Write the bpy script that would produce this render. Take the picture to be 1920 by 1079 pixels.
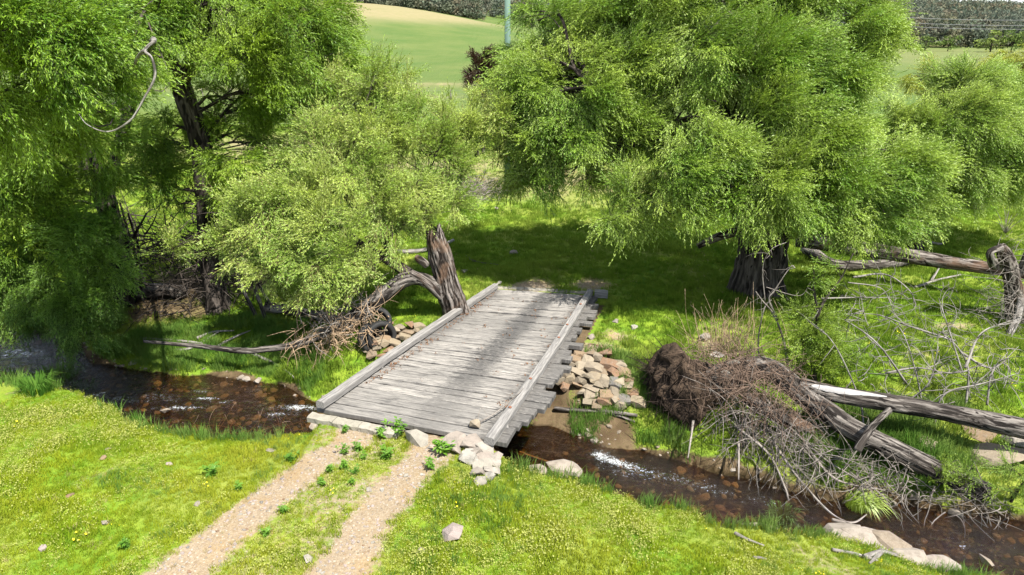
import bpy, math, random
import numpy as np

for o in list(bpy.data.objects):
    bpy.data.objects.remove(o)
R = math.radians
rng = np.random.default_rng(11)
random.seed(5)
sc = bpy.context.scene
col = sc.collection

# ------------------------------------------------------------------ camera, sky, sun, exposure
CH, PITCH, FPX = 7.5, R(20.9), 1280.0
cam_d = bpy.data.cameras.new('camera')
cam = bpy.data.objects.new('camera', cam_d)
col.objects.link(cam)
cam.location = (0, 0, CH)
cam.rotation_euler = (R(90) - PITCH, 0, 0)
cam_d.sensor_width = 36
cam_d.lens = 24
cam_d.clip_start = .1
cam_d.clip_end = 6000
sc.camera = cam

SUN_EL, SUN_AZ = R(60), R(140)          # azimuth measured from +Y towards +X
world = bpy.data.worlds.new('World')
sc.world = world
world.use_nodes = True
wn = world.node_tree
wn.nodes.clear()
w_out = wn.nodes.new('ShaderNodeOutputWorld')
w_bg = wn.nodes.new('ShaderNodeBackground')
w_sky = wn.nodes.new('ShaderNodeTexSky')
w_sky.sky_type = 'NISHITA'
w_sky.sun_disc = False
w_sky.sun_elevation = SUN_EL
w_sky.sun_rotation = SUN_AZ
w_sky.altitude = 500
w_sky.air_density = 1.0
w_sky.dust_density = .6
w_sky.ozone_density = 1.0
w_tc = wn.nodes.new('ShaderNodeTexCoord')
w_map = wn.nodes.new('ShaderNodeMapping')
w_map.inputs['Scale'].default_value = (1.6, 1.6, 9)
w_no = wn.nodes.new('ShaderNodeTexNoise')
w_no.inputs['Scale'].default_value = 2.2
w_no.inputs['Detail'].default_value = 8
w_no.inputs['Roughness'].default_value = .6
w_rp = wn.nodes.new('ShaderNodeValToRGB')
w_rp.color_ramp.elements[0].position = .47
w_rp.color_ramp.elements[1].position = .62
w_mx = wn.nodes.new('ShaderNodeMix')
w_mx.data_type = 'RGBA'
w_mx.inputs[7].default_value = (9, 9.2, 9.6, 1)
wn.links.new(w_tc.outputs['Generated'], w_map.inputs[0])
wn.links.new(w_map.outputs[0], w_no.inputs['Vector'])
wn.links.new(w_no.outputs[0], w_rp.inputs[0])
wn.links.new(w_rp.outputs[0], w_mx.inputs[0])
wn.links.new(w_sky.outputs[0], w_mx.inputs[6])
wn.links.new(w_mx.outputs[2], w_bg.inputs[0])
wn.links.new(w_bg.outputs[0], w_out.inputs[0])
w_bg.inputs[1].default_value = .08

sun_d = bpy.data.lights.new('sun', 'SUN')
sun = bpy.data.objects.new('sun', sun_d)
col.objects.link(sun)
sun_d.energy = 5.0
sun_d.angle = R(.53)
sun_d.color = (1, .955, .88)
sun.rotation_euler = (R(90) - SUN_EL, 0, -SUN_AZ + math.pi)
sun.location = (0, 0, 30)
sun['kind'] = 'helper'
SUN_ROT = None

sc.view_settings.view_transform = 'Standard'
sc.view_settings.look = 'None'
sc.view_settings.exposure = 1.24
sc.view_settings.gamma = 1
sc.view_settings.use_curve_mapping = False
sc.render.engine = 'CYCLES'
sc.cycles.max_bounces = 10
sc.cycles.transparent_max_bounces = 12
sc.cycles.diffuse_bounces = 4
sc.cycles.transmission_bounces = 6
sc.cycles.caustics_reflective = False
sc.cycles.caustics_refractive = False
sc.cycles.use_denoising = True
sc.cycles.sample_clamp_indirect = 6

# ------------------------------------------------------------------ small maths
def sstep(a, b, x):
    t = np.clip((x - a) / (b - a), 0, 1)
    return t * t * (3 - 2 * t)

def nrm(v):
    v = np.asarray(v, float)
    return v / np.maximum(np.linalg.norm(v, axis=-1, keepdims=True), 1e-9)

def _hash(ix, iy, iz):
    h = (ix.astype(np.int64) * 374761393 + iy.astype(np.int64) * 668265263 + iz.astype(np.int64) * 2147483647 // 3) & 0x7fffffff
    h = ((h ^ (h >> 13)) * 1274126177) & 0x7fffffff
    h = (h ^ (h >> 16)) & 0xffff
    return h / 65535.0

def vnoise(x, y, z=0.0):
    x = np.asarray(x, float); y = np.asarray(y, float); z = np.zeros_like(x) + z
    ix, iy, iz = np.floor(x), np.floor(y), np.floor(z)
    fx, fy, fz = x - ix, y - iy, z - iz
    fx, fy, fz = [f * f * (3 - 2 * f) for f in (fx, fy, fz)]
    def L(a, b, t): return a + (b - a) * t
    c = lambda i, j, k: _hash(ix + i, iy + j, iz + k)
    return L(L(L(c(0, 0, 0), c(1, 0, 0), fx), L(c(0, 1, 0), c(1, 1, 0), fx), fy),
             L(L(c(0, 0, 1), c(1, 0, 1), fx), L(c(0, 1, 1), c(1, 1, 1), fx), fy), fz)

def fbm(x, y, z=0.0, o=4):
    s, a, t = 0, .5, 0
    for i in range(o):
        s = s + a * vnoise(x * 2 ** i + 17.3 * i, y * 2 ** i - 9.1 * i, z * 2 ** i + 3.3 * i)
        t += a
        a *= .5
    return s / t

# a photo pixel gives a direction; P meets a level plane, D a given forward distance, G the terrain
SP, CP = math.sin(PITCH), math.cos(PITCH)
def ray(px, py):
    u = (px - 960) / FPX; v = (py - 539.5) / FPX
    return np.array([u, CP - v * SP, -SP - v * CP])
def P(px, py, z):
    d = ray(px, py)
    return d * ((z - CH) / d[2]) + np.array([0, 0, CH])
def D(px, py, Y):
    d = ray(px, py)
    return d * (Y / d[1]) + np.array([0, 0, CH])
def G(px, py, dz=0):
    z = -.4
    for _ in range(13):
        p = P(px, py, z)
        z = .5 * z + .5 * float(terrain(p[0], p[1]))
    p = P(px, py, z)
    p[2] = float(terrain(p[0], p[1])) + dz
    return p

# ------------------------------------------------------------------ shader helpers
class T:
    def __init__(s, name):
        s.m = bpy.data.materials.new(name)
        s.m.use_nodes = True
        s.t = s.m.node_tree
        s.t.nodes.clear()
        s.out = s.t.nodes.new('ShaderNodeOutputMaterial')
    def n(s, typ, ins=None, **props):
        nd = s.t.nodes.new('ShaderNode' + typ)
        for k, v in props.items():
            setattr(nd, k, v)
        for k, v in (ins or {}).items():
            s.put(nd.inputs[k], v)
        return nd
    def put(s, sock, v):
        if isinstance(v, bpy.types.NodeSocket):
            s.t.links.new(v, sock)
        else:
            if sock.type == 'RGBA' and len(v) == 3:
                v = (*v, 1)
            sock.default_value = v
    def mix(s, f, a, b, mode='MIX'):
        nd = s.n('Mix', data_type='RGBA', blend_type=mode)
        s.put(nd.inputs[0], f); s.put(nd.inputs[6], a); s.put(nd.inputs[7], b)
        return nd.outputs[2]
    def math(s, op, a, b=None, clamp=False):
        nd = s.n('Math', operation=op, use_clamp=clamp)
        s.put(nd.inputs[0], a)
        if b is not None:
            s.put(nd.inputs[1], b)
        return nd.outputs[0]
    def ramp(s, f, a, b):
        nd = s.n('MapRange', {0: f, 1: a, 2: b}, clamp=True)
        nd.interpolation_type = 'SMOOTHSTEP'
        return nd.outputs[0]
    def noise(s, vec, scale, detail=4, rough=.55, dist=0):
        nd = s.n('TexNoise', {'Scale': scale, 'Detail': detail, 'Roughness': rough, 'Distortion': dist})
        if vec is not None:
            s.put(nd.inputs['Vector'], vec)
        return nd.outputs[0]
    def voro(s, vec, scale, out='Distance', feature='F1'):
        nd = s.n('TexVoronoi', {'Scale': scale}, feature=feature)
        if vec is not None:
            s.put(nd.inputs['Vector'], vec)
        return nd.outputs[out]
    def scale(s, vec, v):
        nd = s.n('VectorMath', operation='MULTIPLY')
        s.put(nd.inputs[0], vec); nd.inputs[1].default_value = v
        return nd.outputs[0]
    def attr(s, name, out='Fac'):
        return s.n('Attribute', attribute_name=name).outputs[out]
    def pos(s):
        return s.n('NewGeometry').outputs['Position']
    def obj(s):
        return s.n('TexCoord').outputs['Object']
    def rnd(s):
        return s.n('ObjectInfo').outputs['Random']
    def bump(s, h, strength=.5, dist=.02, normal=None):
        nd = s.n('Bump', {'Height': h, 'Strength': strength, 'Distance': dist})
        if normal is not None:
            s.put(nd.inputs['Normal'], normal)
        return nd.outputs[0]
    def bsdf(s, color, rough=.9, normal=None, spec=.3, **kw):
        nd = s.n('BsdfPrincipled', {'Base Color': color, 'Roughness': rough, 'Specular IOR Level': spec})
        if normal is not None:
            s.put(nd.inputs['Normal'], normal)
        for k, v in kw.items():
            s.put(nd.inputs[k], v)
        return nd.outputs[0]
    def done(s, sh):
        s.t.links.new(sh, s.out.inputs['Surface'])
        return s.m

def leaf_mat(name, c1, c2, back, trans=.45, gloss=.035, nscale=.45, tcol=None):
    t = T(name)
    n1 = t.ramp(t.noise(t.pos(), nscale, 3), .38, .64)
    c = t.mix(n1, c1, c2)
    c = t.mix(t.math('MULTIPLY', t.rnd(), .45), c, [x * 1.2 for x in c2])
    cf = t.mix(t.math('MULTIPLY', t.n('NewGeometry').outputs['Backfacing'], .65), c, back)
    dif = t.n('BsdfDiffuse', {'Color': cf}).outputs[0]
    tc = t.mix(.5, c, tcol or (c2[0] * 1.5, c2[1] * 1.3, c2[2] * .8))
    tr = t.n('BsdfTranslucent', {'Color': tc}).outputs[0]
    gl = t.n('BsdfGlossy', {'Color': (.9, .95, .9), 'Roughness': .45}).outputs[0]
    m1 = t.n('MixShader', {0: trans, 1: dif, 2: tr}).outputs[0]
    return t.done(t.n('MixShader', {0: gloss, 1: m1, 2: gl}).outputs[0])

def bark_mat(name, dark, light, tint=None, bs=1.0):
    t = T(name)
    b = t.attr('buv', 'Vector')
    n1 = t.noise(t.scale(b, (9 * bs, 9 * bs, 1.3)), 1.0, 6, .65, .4)
    n2 = t.noise(t.scale(b, (26 * bs, 26 * bs, 3)), 1.0, 4, .6)
    n3 = t.noise(t.pos(), 1.6, 3)
    c = t.mix(t.ramp(n1, .40, .62), dark, light)
    c = t.mix(t.ramp(t.attr('cre'), .42, .2), c, [x * .4 for x in dark])
    c = t.mix(t.math('MULTIPLY', t.ramp(n2, .45, .75), .5), c, [x * .45 for x in dark])
    if tint:
        c = t.mix(t.math('MULTIPLY', t.ramp(n3, .5, .68), .7), c, tint)
    h = t.math('ADD', n1, t.math('MULTIPLY', n2, .4))
    return t.done(t.bsdf(c, .95, t.bump(h, 1, .08), .15))

# ------------------------------------------------------------------ mesh helpers
def mesh_np(name, V, faces, mats=(), smooth=False, attrs=None, midx=None):
    V = np.asarray(V, np.float32).reshape(-1, 3)
    faces = [np.asarray(f, np.int32) for f in faces if len(f)]
    me = bpy.data.meshes.new(name)
    me.vertices.add(len(V))
    me.vertices.foreach_set('co', V.ravel())
    nl = sum(f.size for f in faces)
    npol = sum(len(f) for f in faces)
    if npol:
        me.loops.add(nl)
        me.polygons.add(npol)
        me.loops.foreach_set('vertex_index', np.concatenate([f.ravel() for f in faces]))
        sizes = np.concatenate([np.full(len(f), f.shape[1], np.int32) for f in faces])
        me.polygons.foreach_set('loop_start', np.concatenate([[0], np.cumsum(sizes)[:-1]]).astype(np.int32))
        if midx is not None:
            me.polygons.foreach_set('material_index', np.asarray(midx, np.int32))
        me.polygons.foreach_set('use_smooth', np.full(npol, smooth, bool))
    for m in mats:
        me.materials.append(m)
    me.update(calc_edges=True)
    for k, a in (attrs or {}).items():
        a = np.asarray(a, np.float32)
        if a.ndim == 1:
            me.attributes.new(k, 'FLOAT', 'POINT').data.foreach_set('value', a)
        else:
            me.attributes.new(k, 'FLOAT_VECTOR', 'POINT').data.foreach_set('vector', a.ravel())
    return me

def link(name, me, parent=None, loc=None):
    o = bpy.data.objects.new(name, me)
    col.objects.link(o)
    if parent is not None:
        o.parent = parent
        o.matrix_parent_inverse = parent.matrix_basis.inverted()
    if loc is not None:
        o.location = [float(x) for x in loc]
    return o

def tag(o, label=None, cat=None, group=None, kind=None):
    for k, v in (('label', label), ('category', cat), ('group', group), ('kind', kind)):
        if v:
            o[k] = v
    return o

def thing(name, loc, label, cat, group=None):
    o = bpy.data.objects.new(name, None)
    col.objects.link(o)
    o.location = [float(x) for x in loc]
    o.empty_display_size = .2
    return tag(o, label, cat, group)

class MB:
    def __init__(s):
        s.V, s.q, s.t, s.b, s.c, s.n = [], [], [], [], [], 0
    def add(s, V, quads=(), tris=(), buv=None, cre=None):
        V = np.asarray(V, float).reshape(-1, 3)
        s.c.append(np.ones(len(V)) if cre is None else cre)
        s.V.append(V)
        s.b.append(np.zeros((len(V), 3)) if buv is None else buv)
        if len(quads): s.q.append(np.asarray(quads) + s.n)
        if len(tris): s.t.append(np.asarray(tris) + s.n)
        s.n += len(V)
    def tube(s, path, rad, sides=6, ridge=0, seed=0, cap=True, wob=0.0):
        s.add(*tube(path, rad, sides, ridge, seed, cap, wob))
    def mesh(s, name, mats, smooth=True):
        return mesh_np(name, np.concatenate(s.V), [np.concatenate(s.q) if s.q else [], np.concatenate(s.t) if s.t else []],
                       mats, smooth, {'buv': np.concatenate(s.b), 'cre': np.concatenate(s.c)})
    def build(s, name, mats, parent=None, smooth=True):
        return link(name, s.mesh(name, mats if isinstance(mats, (list, tuple)) else [mats], smooth), parent)

def cr(pts, n):
    """Catmull-Rom through control points (rows may carry a radius column too)."""
    p = np.asarray(pts, float)
    p = np.vstack([2 * p[0] - p[1], p, 2 * p[-1] - p[-2]])
    m = len(p) - 3
    t = np.linspace(0, m - 1e-6, n)
    i = t.astype(int); f = (t - i)[:, None]
    a, b, c, d = p[i], p[i + 1], p[i + 2], p[i + 3]
    return .5 * (2 * b + (c - a) * f + (2 * a - 5 * b + 4 * c - d) * f ** 2 + (3 * b - a - 3 * c + d) * f ** 3)

def tube(path, rad, sides=6, ridge=0, seed=0, cap=True, wob=0.0):
    path = np.asarray(path, float); n = len(path)
    rad = np.broadcast_to(np.asarray(rad, float), (n,))
    tg = nrm(np.gradient(path, axis=0))
    ax = np.argmin(np.abs(tg).max(axis=0))
    ref = np.eye(3)[ax]
    N = nrm(np.cross(tg, ref)); B = np.cross(tg, N)
    a = np.linspace(0, 2 * np.pi, sides, endpoint=False)
    ln = np.concatenate([[0], np.cumsum(np.linalg.norm(np.diff(path, axis=0), axis=1))])
    rr = np.repeat(rad[:, None], sides, 1)
    A, Lg = np.meshgrid(a, ln)
    if wob:
        rr = rr * (1 + wob * (fbm(np.cos(A) * 1.3 + seed, np.sin(A) * 1.3, Lg * .9 / max(.1, rad.max()) * .4, 3) - .5) * 2)
    cre = np.ones((n, sides))
    if ridge:
        k = max(2.2, 9 * rad.mean() ** .6)
        w = .35 * (vnoise(Lg * 2.1, A * 0 + seed, .3) - .5) * 3
        f = fbm(np.cos(A + w) * k + seed, np.sin(A + w) * k, Lg * .9, 3)
        cre = np.clip(np.abs(f - .5) * 5, 0, 1)
        rr = rr * (1 + ridge * (cre - .5))
    V = path[:, None] + rr[..., None] * (np.cos(a)[None, :, None] * N[:, None] + np.sin(a)[None, :, None] * B[:, None])
    buv = np.stack([np.cos(A) * rad.mean(), np.sin(A) * rad.mean(), Lg], -1).reshape(-1, 3)
    i = np.arange(n - 1)[:, None] * sides; j = np.arange(sides)[None]; j2 = (j + 1) % sides
    q = np.stack([i + j, i + j2, i + sides + j2, i + sides + j], -1).reshape(-1, 4)
    V = V.reshape(-1, 3)
    tr = []
    if cap:
        V = np.vstack([V, path[0], path[-1]]); buv = np.vstack([buv, [0, 0, ln[0]], [0, 0, ln[-1]]]); cre = np.append(cre.ravel(), [.6, .6])
        c0, c1 = n * sides, n * sides + 1
        jj = np.arange(sides); jk = (jj + 1) % sides
        tr = np.vstack([np.stack([jk, jj, np.full(sides, c0)], 1), np.stack([jj + (n - 1) * sides, jk + (n - 1) * sides, np.full(sides, c1)], 1)])
    return V, q, tr, buv, cre.ravel()

def twig(p, d, length, n=8, curl=.25, grav=0.0, r=None, seedv=None):
    """A wandering stem from p along d."""
    p = np.asarray(p, float); d = nrm(d)
    c = r.normal(0, curl, 3)
    out = [p]
    st = length / (n - 1)
    for _ in range(n - 1):
        d = nrm(d + (c + r.normal(0, curl * .6, 3)) * .35 + np.array([0, 0, -grav]) * .3)
        out.append(out[-1] + d * st)
    return np.array(out)

def hull_rock(seed, n=20, flat=1.0, power=3.0):
    r = np.random.default_rng(seed)
    import bmesh
    bm = bmesh.new()
    d = nrm(r.normal(size=(n, 3)))
    k = (np.abs(d) ** power).sum(1) ** (-1 / power)
    v = d * k[:, None] * r.uniform(.82, 1.0, (n, 1))
    v[:, 2] *= flat
    for p in v:
        bm.verts.new(p * .5)
    bmesh.ops.convex_hull(bm, input=bm.verts)
    bm.normal_update()
    me = bpy.data.meshes.new('rock')
    bm.to_mesh(me)
    bm.free()
    me.validate()
    return me

# ------------------------------------------------------------------ scattering of uncountable leaves and blades: geometry nodes on a point cloud
_groups = {}
def scatter_group(key, srcs):
    if key in _groups:
        return _groups[key]
    g = bpy.data.node_groups.new('scatter_' + key, 'GeometryNodeTree')
    g.interface.new_socket('Geometry', in_out='INPUT', socket_type='NodeSocketGeometry')
    g.interface.new_socket('Geometry', in_out='OUTPUT', socket_type='NodeSocketGeometry')
    gi = g.nodes.new('NodeGroupInput'); go = g.nodes.new('NodeGroupOutput')
    iop = g.nodes.new('GeometryNodeInstanceOnPoints')
    join = g.nodes.new('GeometryNodeJoinGeometry')
    for s in reversed(srcs):
        oi = g.nodes.new('GeometryNodeObjectInfo')
        oi.inputs['Object'].default_value = s
        oi.inputs['As Instance'].default_value = False
        gti = g.nodes.new('GeometryNodeGeometryToInstance')
        g.links.new(oi.outputs['Geometry'], gti.inputs[0])
        g.links.new(gti.outputs[0], join.inputs[0])
    g.links.new(gi.outputs[0], iop.inputs['Points'])
    g.links.new(join.outputs[0], iop.inputs['Instance'])
    iop.inputs['Pick Instance'].default_value = True
    def na(n, t):
        a = g.nodes.new('GeometryNodeInputNamedAttribute')
        a.data_type = t
        a.inputs['Name'].default_value = n
        return a.outputs[0]
    g.links.new(na('idx', 'INT'), iop.inputs['Instance Index'])
    e2r = g.nodes.new('FunctionNodeEulerToRotation')
    g.links.new(na('rot', 'FLOAT_VECTOR'), e2r.inputs[0])
    g.links.new(e2r.outputs[0], iop.inputs['Rotation'])
    g.links.new(na('scl', 'FLOAT'), iop.inputs['Scale'])
    g.links.new(iop.outputs[0], go.inputs[0])
    _groups[key] = g
    return g

def scatter(name, pts, rot, scl, key, srcs, parent=None):
    pts = np.asarray(pts, float)
    me = mesh_np(name, pts, [], [], False, {'rot': np.asarray(rot, float), 'scl': np.asarray(scl, float)})
    a = me.attributes.new('idx', 'INT', 'POINT')
    a.data.foreach_set('value', rng.integers(0, len(srcs), len(pts)).astype(np.int32))
    o = link(name, me, parent)
    md = o.modifiers.new('scatter', 'NODES')
    md.node_group = scatter_group(key, srcs)
    return o

def src(name, me):
    return bpy.data.objects.new(name, me)

def euler_from_dir(d, roll):
    """XYZ eulers that turn local +X to d with local +Z near world up, rolled about d."""
    d = nrm(d)
    up = np.array([0, 0, 1.0])
    y = np.cross(np.broadcast_to(up, d.shape), d)
    bad = np.linalg.norm(y, axis=1) < 1e-3
    y[bad] = [0, 1, 0]
    y = nrm(y); z = np.cross(d, y)
    c, s = np.cos(roll)[:, None], np.sin(roll)[:, None]
    y2 = y * c + z * s; z2 = z * c - y * s
    ry = np.arcsin(np.clip(-d[:, 2], -1, 1))
    return np.stack([np.arctan2(y2[:, 2], z2[:, 2]), ry, np.arctan2(d[:, 1], d[:, 0])], 1)
# ------------------------------------------------------------------ terrain
WL = -1.6                                            # water level
L0, L1 = P(600, 766, .02), P(926, 542, -.55)         # left deck edge near, far
R0, R1 = P(928, 828, .02), P(1108, 553, -.55)        # right kerb line near, far
def deck(s, u):
    a = L0 + (L1 - L0) * s; b = R0 + (R1 - R0) * s
    return a + (b - a) * u

def poly(px, z):
    return [P(x, y, z) for x, y in px]
NT = poly([(-900, 700), (-300, 705), (0, 718), (110, 727), (180, 750), (250, 786), (330, 810), (400, 821), (500, 818), (585, 812)], -.22)
NT += [deck(0, .03) + [0, .15, -.15], deck(0, .97) + [0, .12, -.15]]
NT += poly([(950, 858), (1000, 884), (1100, 908), (1200, 938), (1300, 963), (1400, 987), (1500, 998)], -.3)
NT += [P(1560, 1006, -.6), P(1650, 1034, -.85), P(1750, 1064, -.95), P(1850, 1088, -1.0), P(2100, 1160, -1.0)]
NT = np.array(sorted(map(list, NT)))
FW = np.array(sorted(map(list, poly([(-900, 590), (-300, 600), (0, 609), (90, 627), (150, 652), (165, 685), (240, 692), (330, 708), (430, 714), (520, 724), (590, 752), (660, 765),
      (985, 800), (1080, 824), (1200, 852), (1300, 882), (1400, 902), (1500, 926), (1600, 942), (1750, 957), (1920, 976), (2300, 1000)], WL))))

def in_deck(x, y, pad=0.0):
    s = (y - (L0[1] * .5 + R0[1] * .5)) / ((L1[1] + R1[1] - L0[1] - R0[1]) * .5)
    # refine with the skew of the ends
    for _ in range(2):
        xl = L0[0] + (L1[0] - L0[0]) * s; xr = R0[0] + (R1[0] - R0[0]) * s
        u = (x - xl) / (xr - xl)
        y0 = L0[1] + (R0[1] - L0[1]) * u; y1 = L1[1] + (R1[1] - L1[1]) * u
        s = (y - y0) / (y1 - y0)
    return s, u

def lip_lines(x):
    nt = np.interp(x, NT[:, 0], NT[:, 1]); zt = np.interp(x, NT[:, 0], NT[:, 2])
    wob = .16 * (fbm(x * 1.7, x * 0, 3.1, 3) - .5) * 2
    fw = np.interp(x, FW[:, 0], FW[:, 1]) + .3 * (fbm(x * 1.3, x * 0 + 5, 1.7, 3) - .5) * 2
    nt = nt + wob * (np.abs(x + 2.2) > 2.2)
    return nt, zt, nt + .5, fw

def hills(x, y):
    z = 20 * sstep(110, 390, y) * np.exp(-((x + 95) / 95) ** 2) * (1 - .25 * sstep(420, 600, y))
    hb = np.interp(x, [-500, -250, 0, 60, 150, 300, 520, 700, 1000], [85, 80, 70, 55, 34, 26, 21, 19, 17])
    y0 = np.interp(x, [0, 120], [430, 330])
    z = z + hb * sstep(0, 560, y - y0) * (.85 + .3 * fbm(x * .006, y * .004, .5, 3))
    z = z - 2.6 * sstep(60, 300, y) * sstep(20, 120, x) * (1 - sstep(330, 420, y))
    z = z + sstep(60, 160, y) * (fbm(x * .02, y * .02, 2, 3) - .5) * 1.6
    return z

def terrain(x, y):
    x = np.asarray(x, float); y = np.asarray(y, float)
    nt, zt, nw, fw = lip_lines(x)
    n = fbm(x * .9, y * .9, 0, 4) - .5
    nf = fbm(x * 5, y * 5, 4, 3) - .5
    near = zt * (1 - sstep(0, 2.2, nt - y)) + n * .14 * sstep(0, 1, nt - y) + nf * .025
    t = np.clip((y - nt) / (nw - nt), 0, 1)
    bank = zt + (WL - .08 - zt) * t ** .8 + nf * .14 * np.sin(np.pi * t)
    u = np.clip((y - nw) / np.maximum(fw - nw, .3), 0, 1)
    bed = WL - .06 - .26 * np.sin(np.pi * u) ** .7 + (fbm(x * 2.2, y * 2.2, 8, 4) - .5) * .22 + nf * .08
    d = np.maximum(y - fw, 0)
    la = np.interp(d, [0, .25, 1.5, 4, 8], [0, .15, .38, .72, 1.12])
    mi = np.interp(d, [0, .2, .8, 1.6, 2.6], [0, .12, .4, .95, 1.12])
    ri = np.interp(d, [0, .25, 1.0, 3, 6], [0, .3, .62, .95, 1.15])
    a = sstep(-6.5, -4, x); b = sstep(2.2, 4.2, x)
    far = WL - .06 + (la * (1 - a) + mi * a) * (1 - b) + ri * b
    far = far + (n * .22 + nf * .05) * sstep(0, 1.5, d)
    far = far + .45 * sstep(24, 60, y) + hills(x, y)
    z = np.where(y < nt, near, np.where(y < nw, bank, np.where(y < fw, bed, far)))
    s, uu = in_deck(x, y)
    dz = L0[2] + (L1[2] - L0[2]) * s
    ins = (s > .03) & (s < 1.0) & (uu > -.08) & (uu < 1.28)
    z = np.where(ins, np.minimum(z, dz - .24), z)
    near_end = sstep(1.6, 0, np.hypot(np.maximum(np.abs(uu - .5) - .5, 0) * 3.7, (s - .985) * 9)) 
    z = np.where((s > .985) & (s < 1.2), z * (1 - near_end) + (L1[2] - .02) * near_end, z)
    return z

RUT = [[P(648, 826, 0), P(560, 890, 0), P(450, 975, 0), P(330, 1075, 0), P(150, 1240, 0)],
       [P(795, 850, 0), P(745, 910, 0), P(690, 985, 0), P(625, 1075, 0), P(520, 1240, 0)]]
def rut_dist(x, y):
    ds = []
    for r in RUT:
        r = np.array(sorted(map(list, r), key=lambda p: p[1]))
        ds.append(np.abs(x - np.interp(y, r[:, 1], r[:, 0])) * .86)
    return ds

def masks(x, y):
    nt, zt, nw, fw = lip_lines(x)
    d1, d2 = rut_dist(x, y)
    w = .12 + .36 * fbm(x * 1.4, y * 1.0, 6, 4) + .02 * np.maximum(11 - y, 0)
    dirt = np.maximum(1 - sstep(w * .4, w * 2.0, d1), 1 - sstep(w * .4, w * 2.0, d2))
    cen = (1 - sstep(.9, 1.6, np.minimum(d1, d2))) * .6 * (d1 + d2 < 2.6)
    dirt = np.maximum(dirt, cen * (.3 + .9 * fbm(x * 2, y * 2, 9, 3)))
    dirt = dirt * (y < nt + .1) * sstep(-3, 3, y)
    s, u = in_deck(x, y)
    # worn earth where wheels leave the far end of the deck, the banks beside the abutments, dry scalds in the paddocks
    f = np.exp(-((u - .35) / .25) ** 2 - ((s - 1.05) / .07) ** 2) + .8 * np.exp(-((u - .95) / .25) ** 2 - ((s - 1.10) / .08) ** 2)
    dirt = np.maximum(dirt, np.clip(f, 0, 1) * (s > .98))
    def blob(px, py, rx, ry, z=-.2):
        c = P(px, py, z)
        return np.exp(-((x - c[0]) / rx) ** 2 - ((y - c[1]) / ry) ** 2)
    nb = fbm(x * .9, y * .9, 12, 3)
    for a in ((1115, 655, .9, .6, -.6), (1330, 615, 1.0, .8), (1700, 640, .8, .4), (1160, 610, .6, .5), (1780, 590, 1.0, .4)):
        dirt = np.maximum(dirt, blob(*a) * (nb * 1.9 - .45))
    dirt = np.maximum(dirt, .42 * sstep(.60, .72, fbm(x * .8, y * .8, 31, 3)) * (y < nt - .3))
    dry = np.zeros_like(x)
    for px, py, rx, ry in ((1090, 325, 7, 4), (880, 330, 6, 3), (520, 270, 9, 5), (560, 165, 14, 5), (780, 157, 12, 3), (640, 180, 12, 2.5), (830, 300, 5, 3)):
        dry = np.maximum(dry, blob(px, py, rx, ry, 0) * (nb * 1.8 - .1) * 1.1)
    hz = hills(x, y)
    dry = np.maximum(dry, sstep(6.0, 12.5, hz + 5 * (fbm(x * .02, y * .03, 3, 4) - .5)) * (y < 430))
    dry = np.maximum(dry, sstep(90, 180, y) * sstep(60, 130, x) * .28)
    soil = np.where((y >= nt - .05) & (y < nw + .1), .9, 0) * (1 - .4 * fbm(x * 3, y * 2, 1, 3))
    d = y - fw
    soil = np.maximum(soil, (1 - sstep(.02, .45, d + (nb - .5) * .9)) * (y > nw))
    soil = np.maximum(soil, sstep(1.6, .6, d) * sstep(-1, .5, x) * sstep(3.4, 2.4, x) * (y > fw))
    soil = np.maximum(soil, blob(350, 520, 3.2, 2.4, -.4) * 1.1 * (nb + .3))
    ins = (s > 0.0) & (s < .97) & (u > -.05) & (u < 1.15)
    soil = np.where(ins, np.maximum(soil, .95), soil)
    soil = np.maximum(soil, np.maximum(blob(1120, 715, .85, .95, -.9), blob(745, 650, .8, .6, -.9)) * 1.2)
    bed = ((y > nw - .05) & (y < fw + .12)).astype(float)
    wood = sstep(0, 25, y - np.interp(x, [-300, 0, 60, 140], [470, 455, 420, 335]))
    soil = np.maximum(soil, .55 * wood * (np.hypot(x - 5, (y - 520) * .4) > 30)); dry = dry * (1 - wood)
    return np.clip(dirt, 0, 1), np.clip(bed, 0, 1), np.clip(dry, 0, 1), np.clip(soil, 0, 1)

def axis(lo, hi, step, far_lo, far_hi, g=1.07):
    mid = np.arange(lo, hi + step * .5, step)
    a, s = [], step
    p = lo
    while p > far_lo:
        s *= g; p -= s; a.append(p)
    b, s = [], step
    p = hi
    while p < far_hi:
        s *= g; p += s; b.append(p)
    return np.array(a[::-1] + list(mid) + b)

gx = axis(-17, 13, .085, -1600, 1600, 1.09)
gy = axis(7, 25, .075, -120, 1900, 1.05)
GX, GY = np.meshgrid(gx, gy)
GZ = terrain(GX, GY)
m_dirt, m_bed, m_dry, m_soil = masks(GX, GY)
nx, ny = len(gx), len(gy)
ii = (np.arange(ny - 1)[:, None] * nx + np.arange(nx - 1)[None]).ravel()
GF = np.stack([ii, ii + 1, ii + 1 + nx, ii + nx], 1)
GV = np.stack([GX, GY, GZ], -1).reshape(-1, 3)

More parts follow.
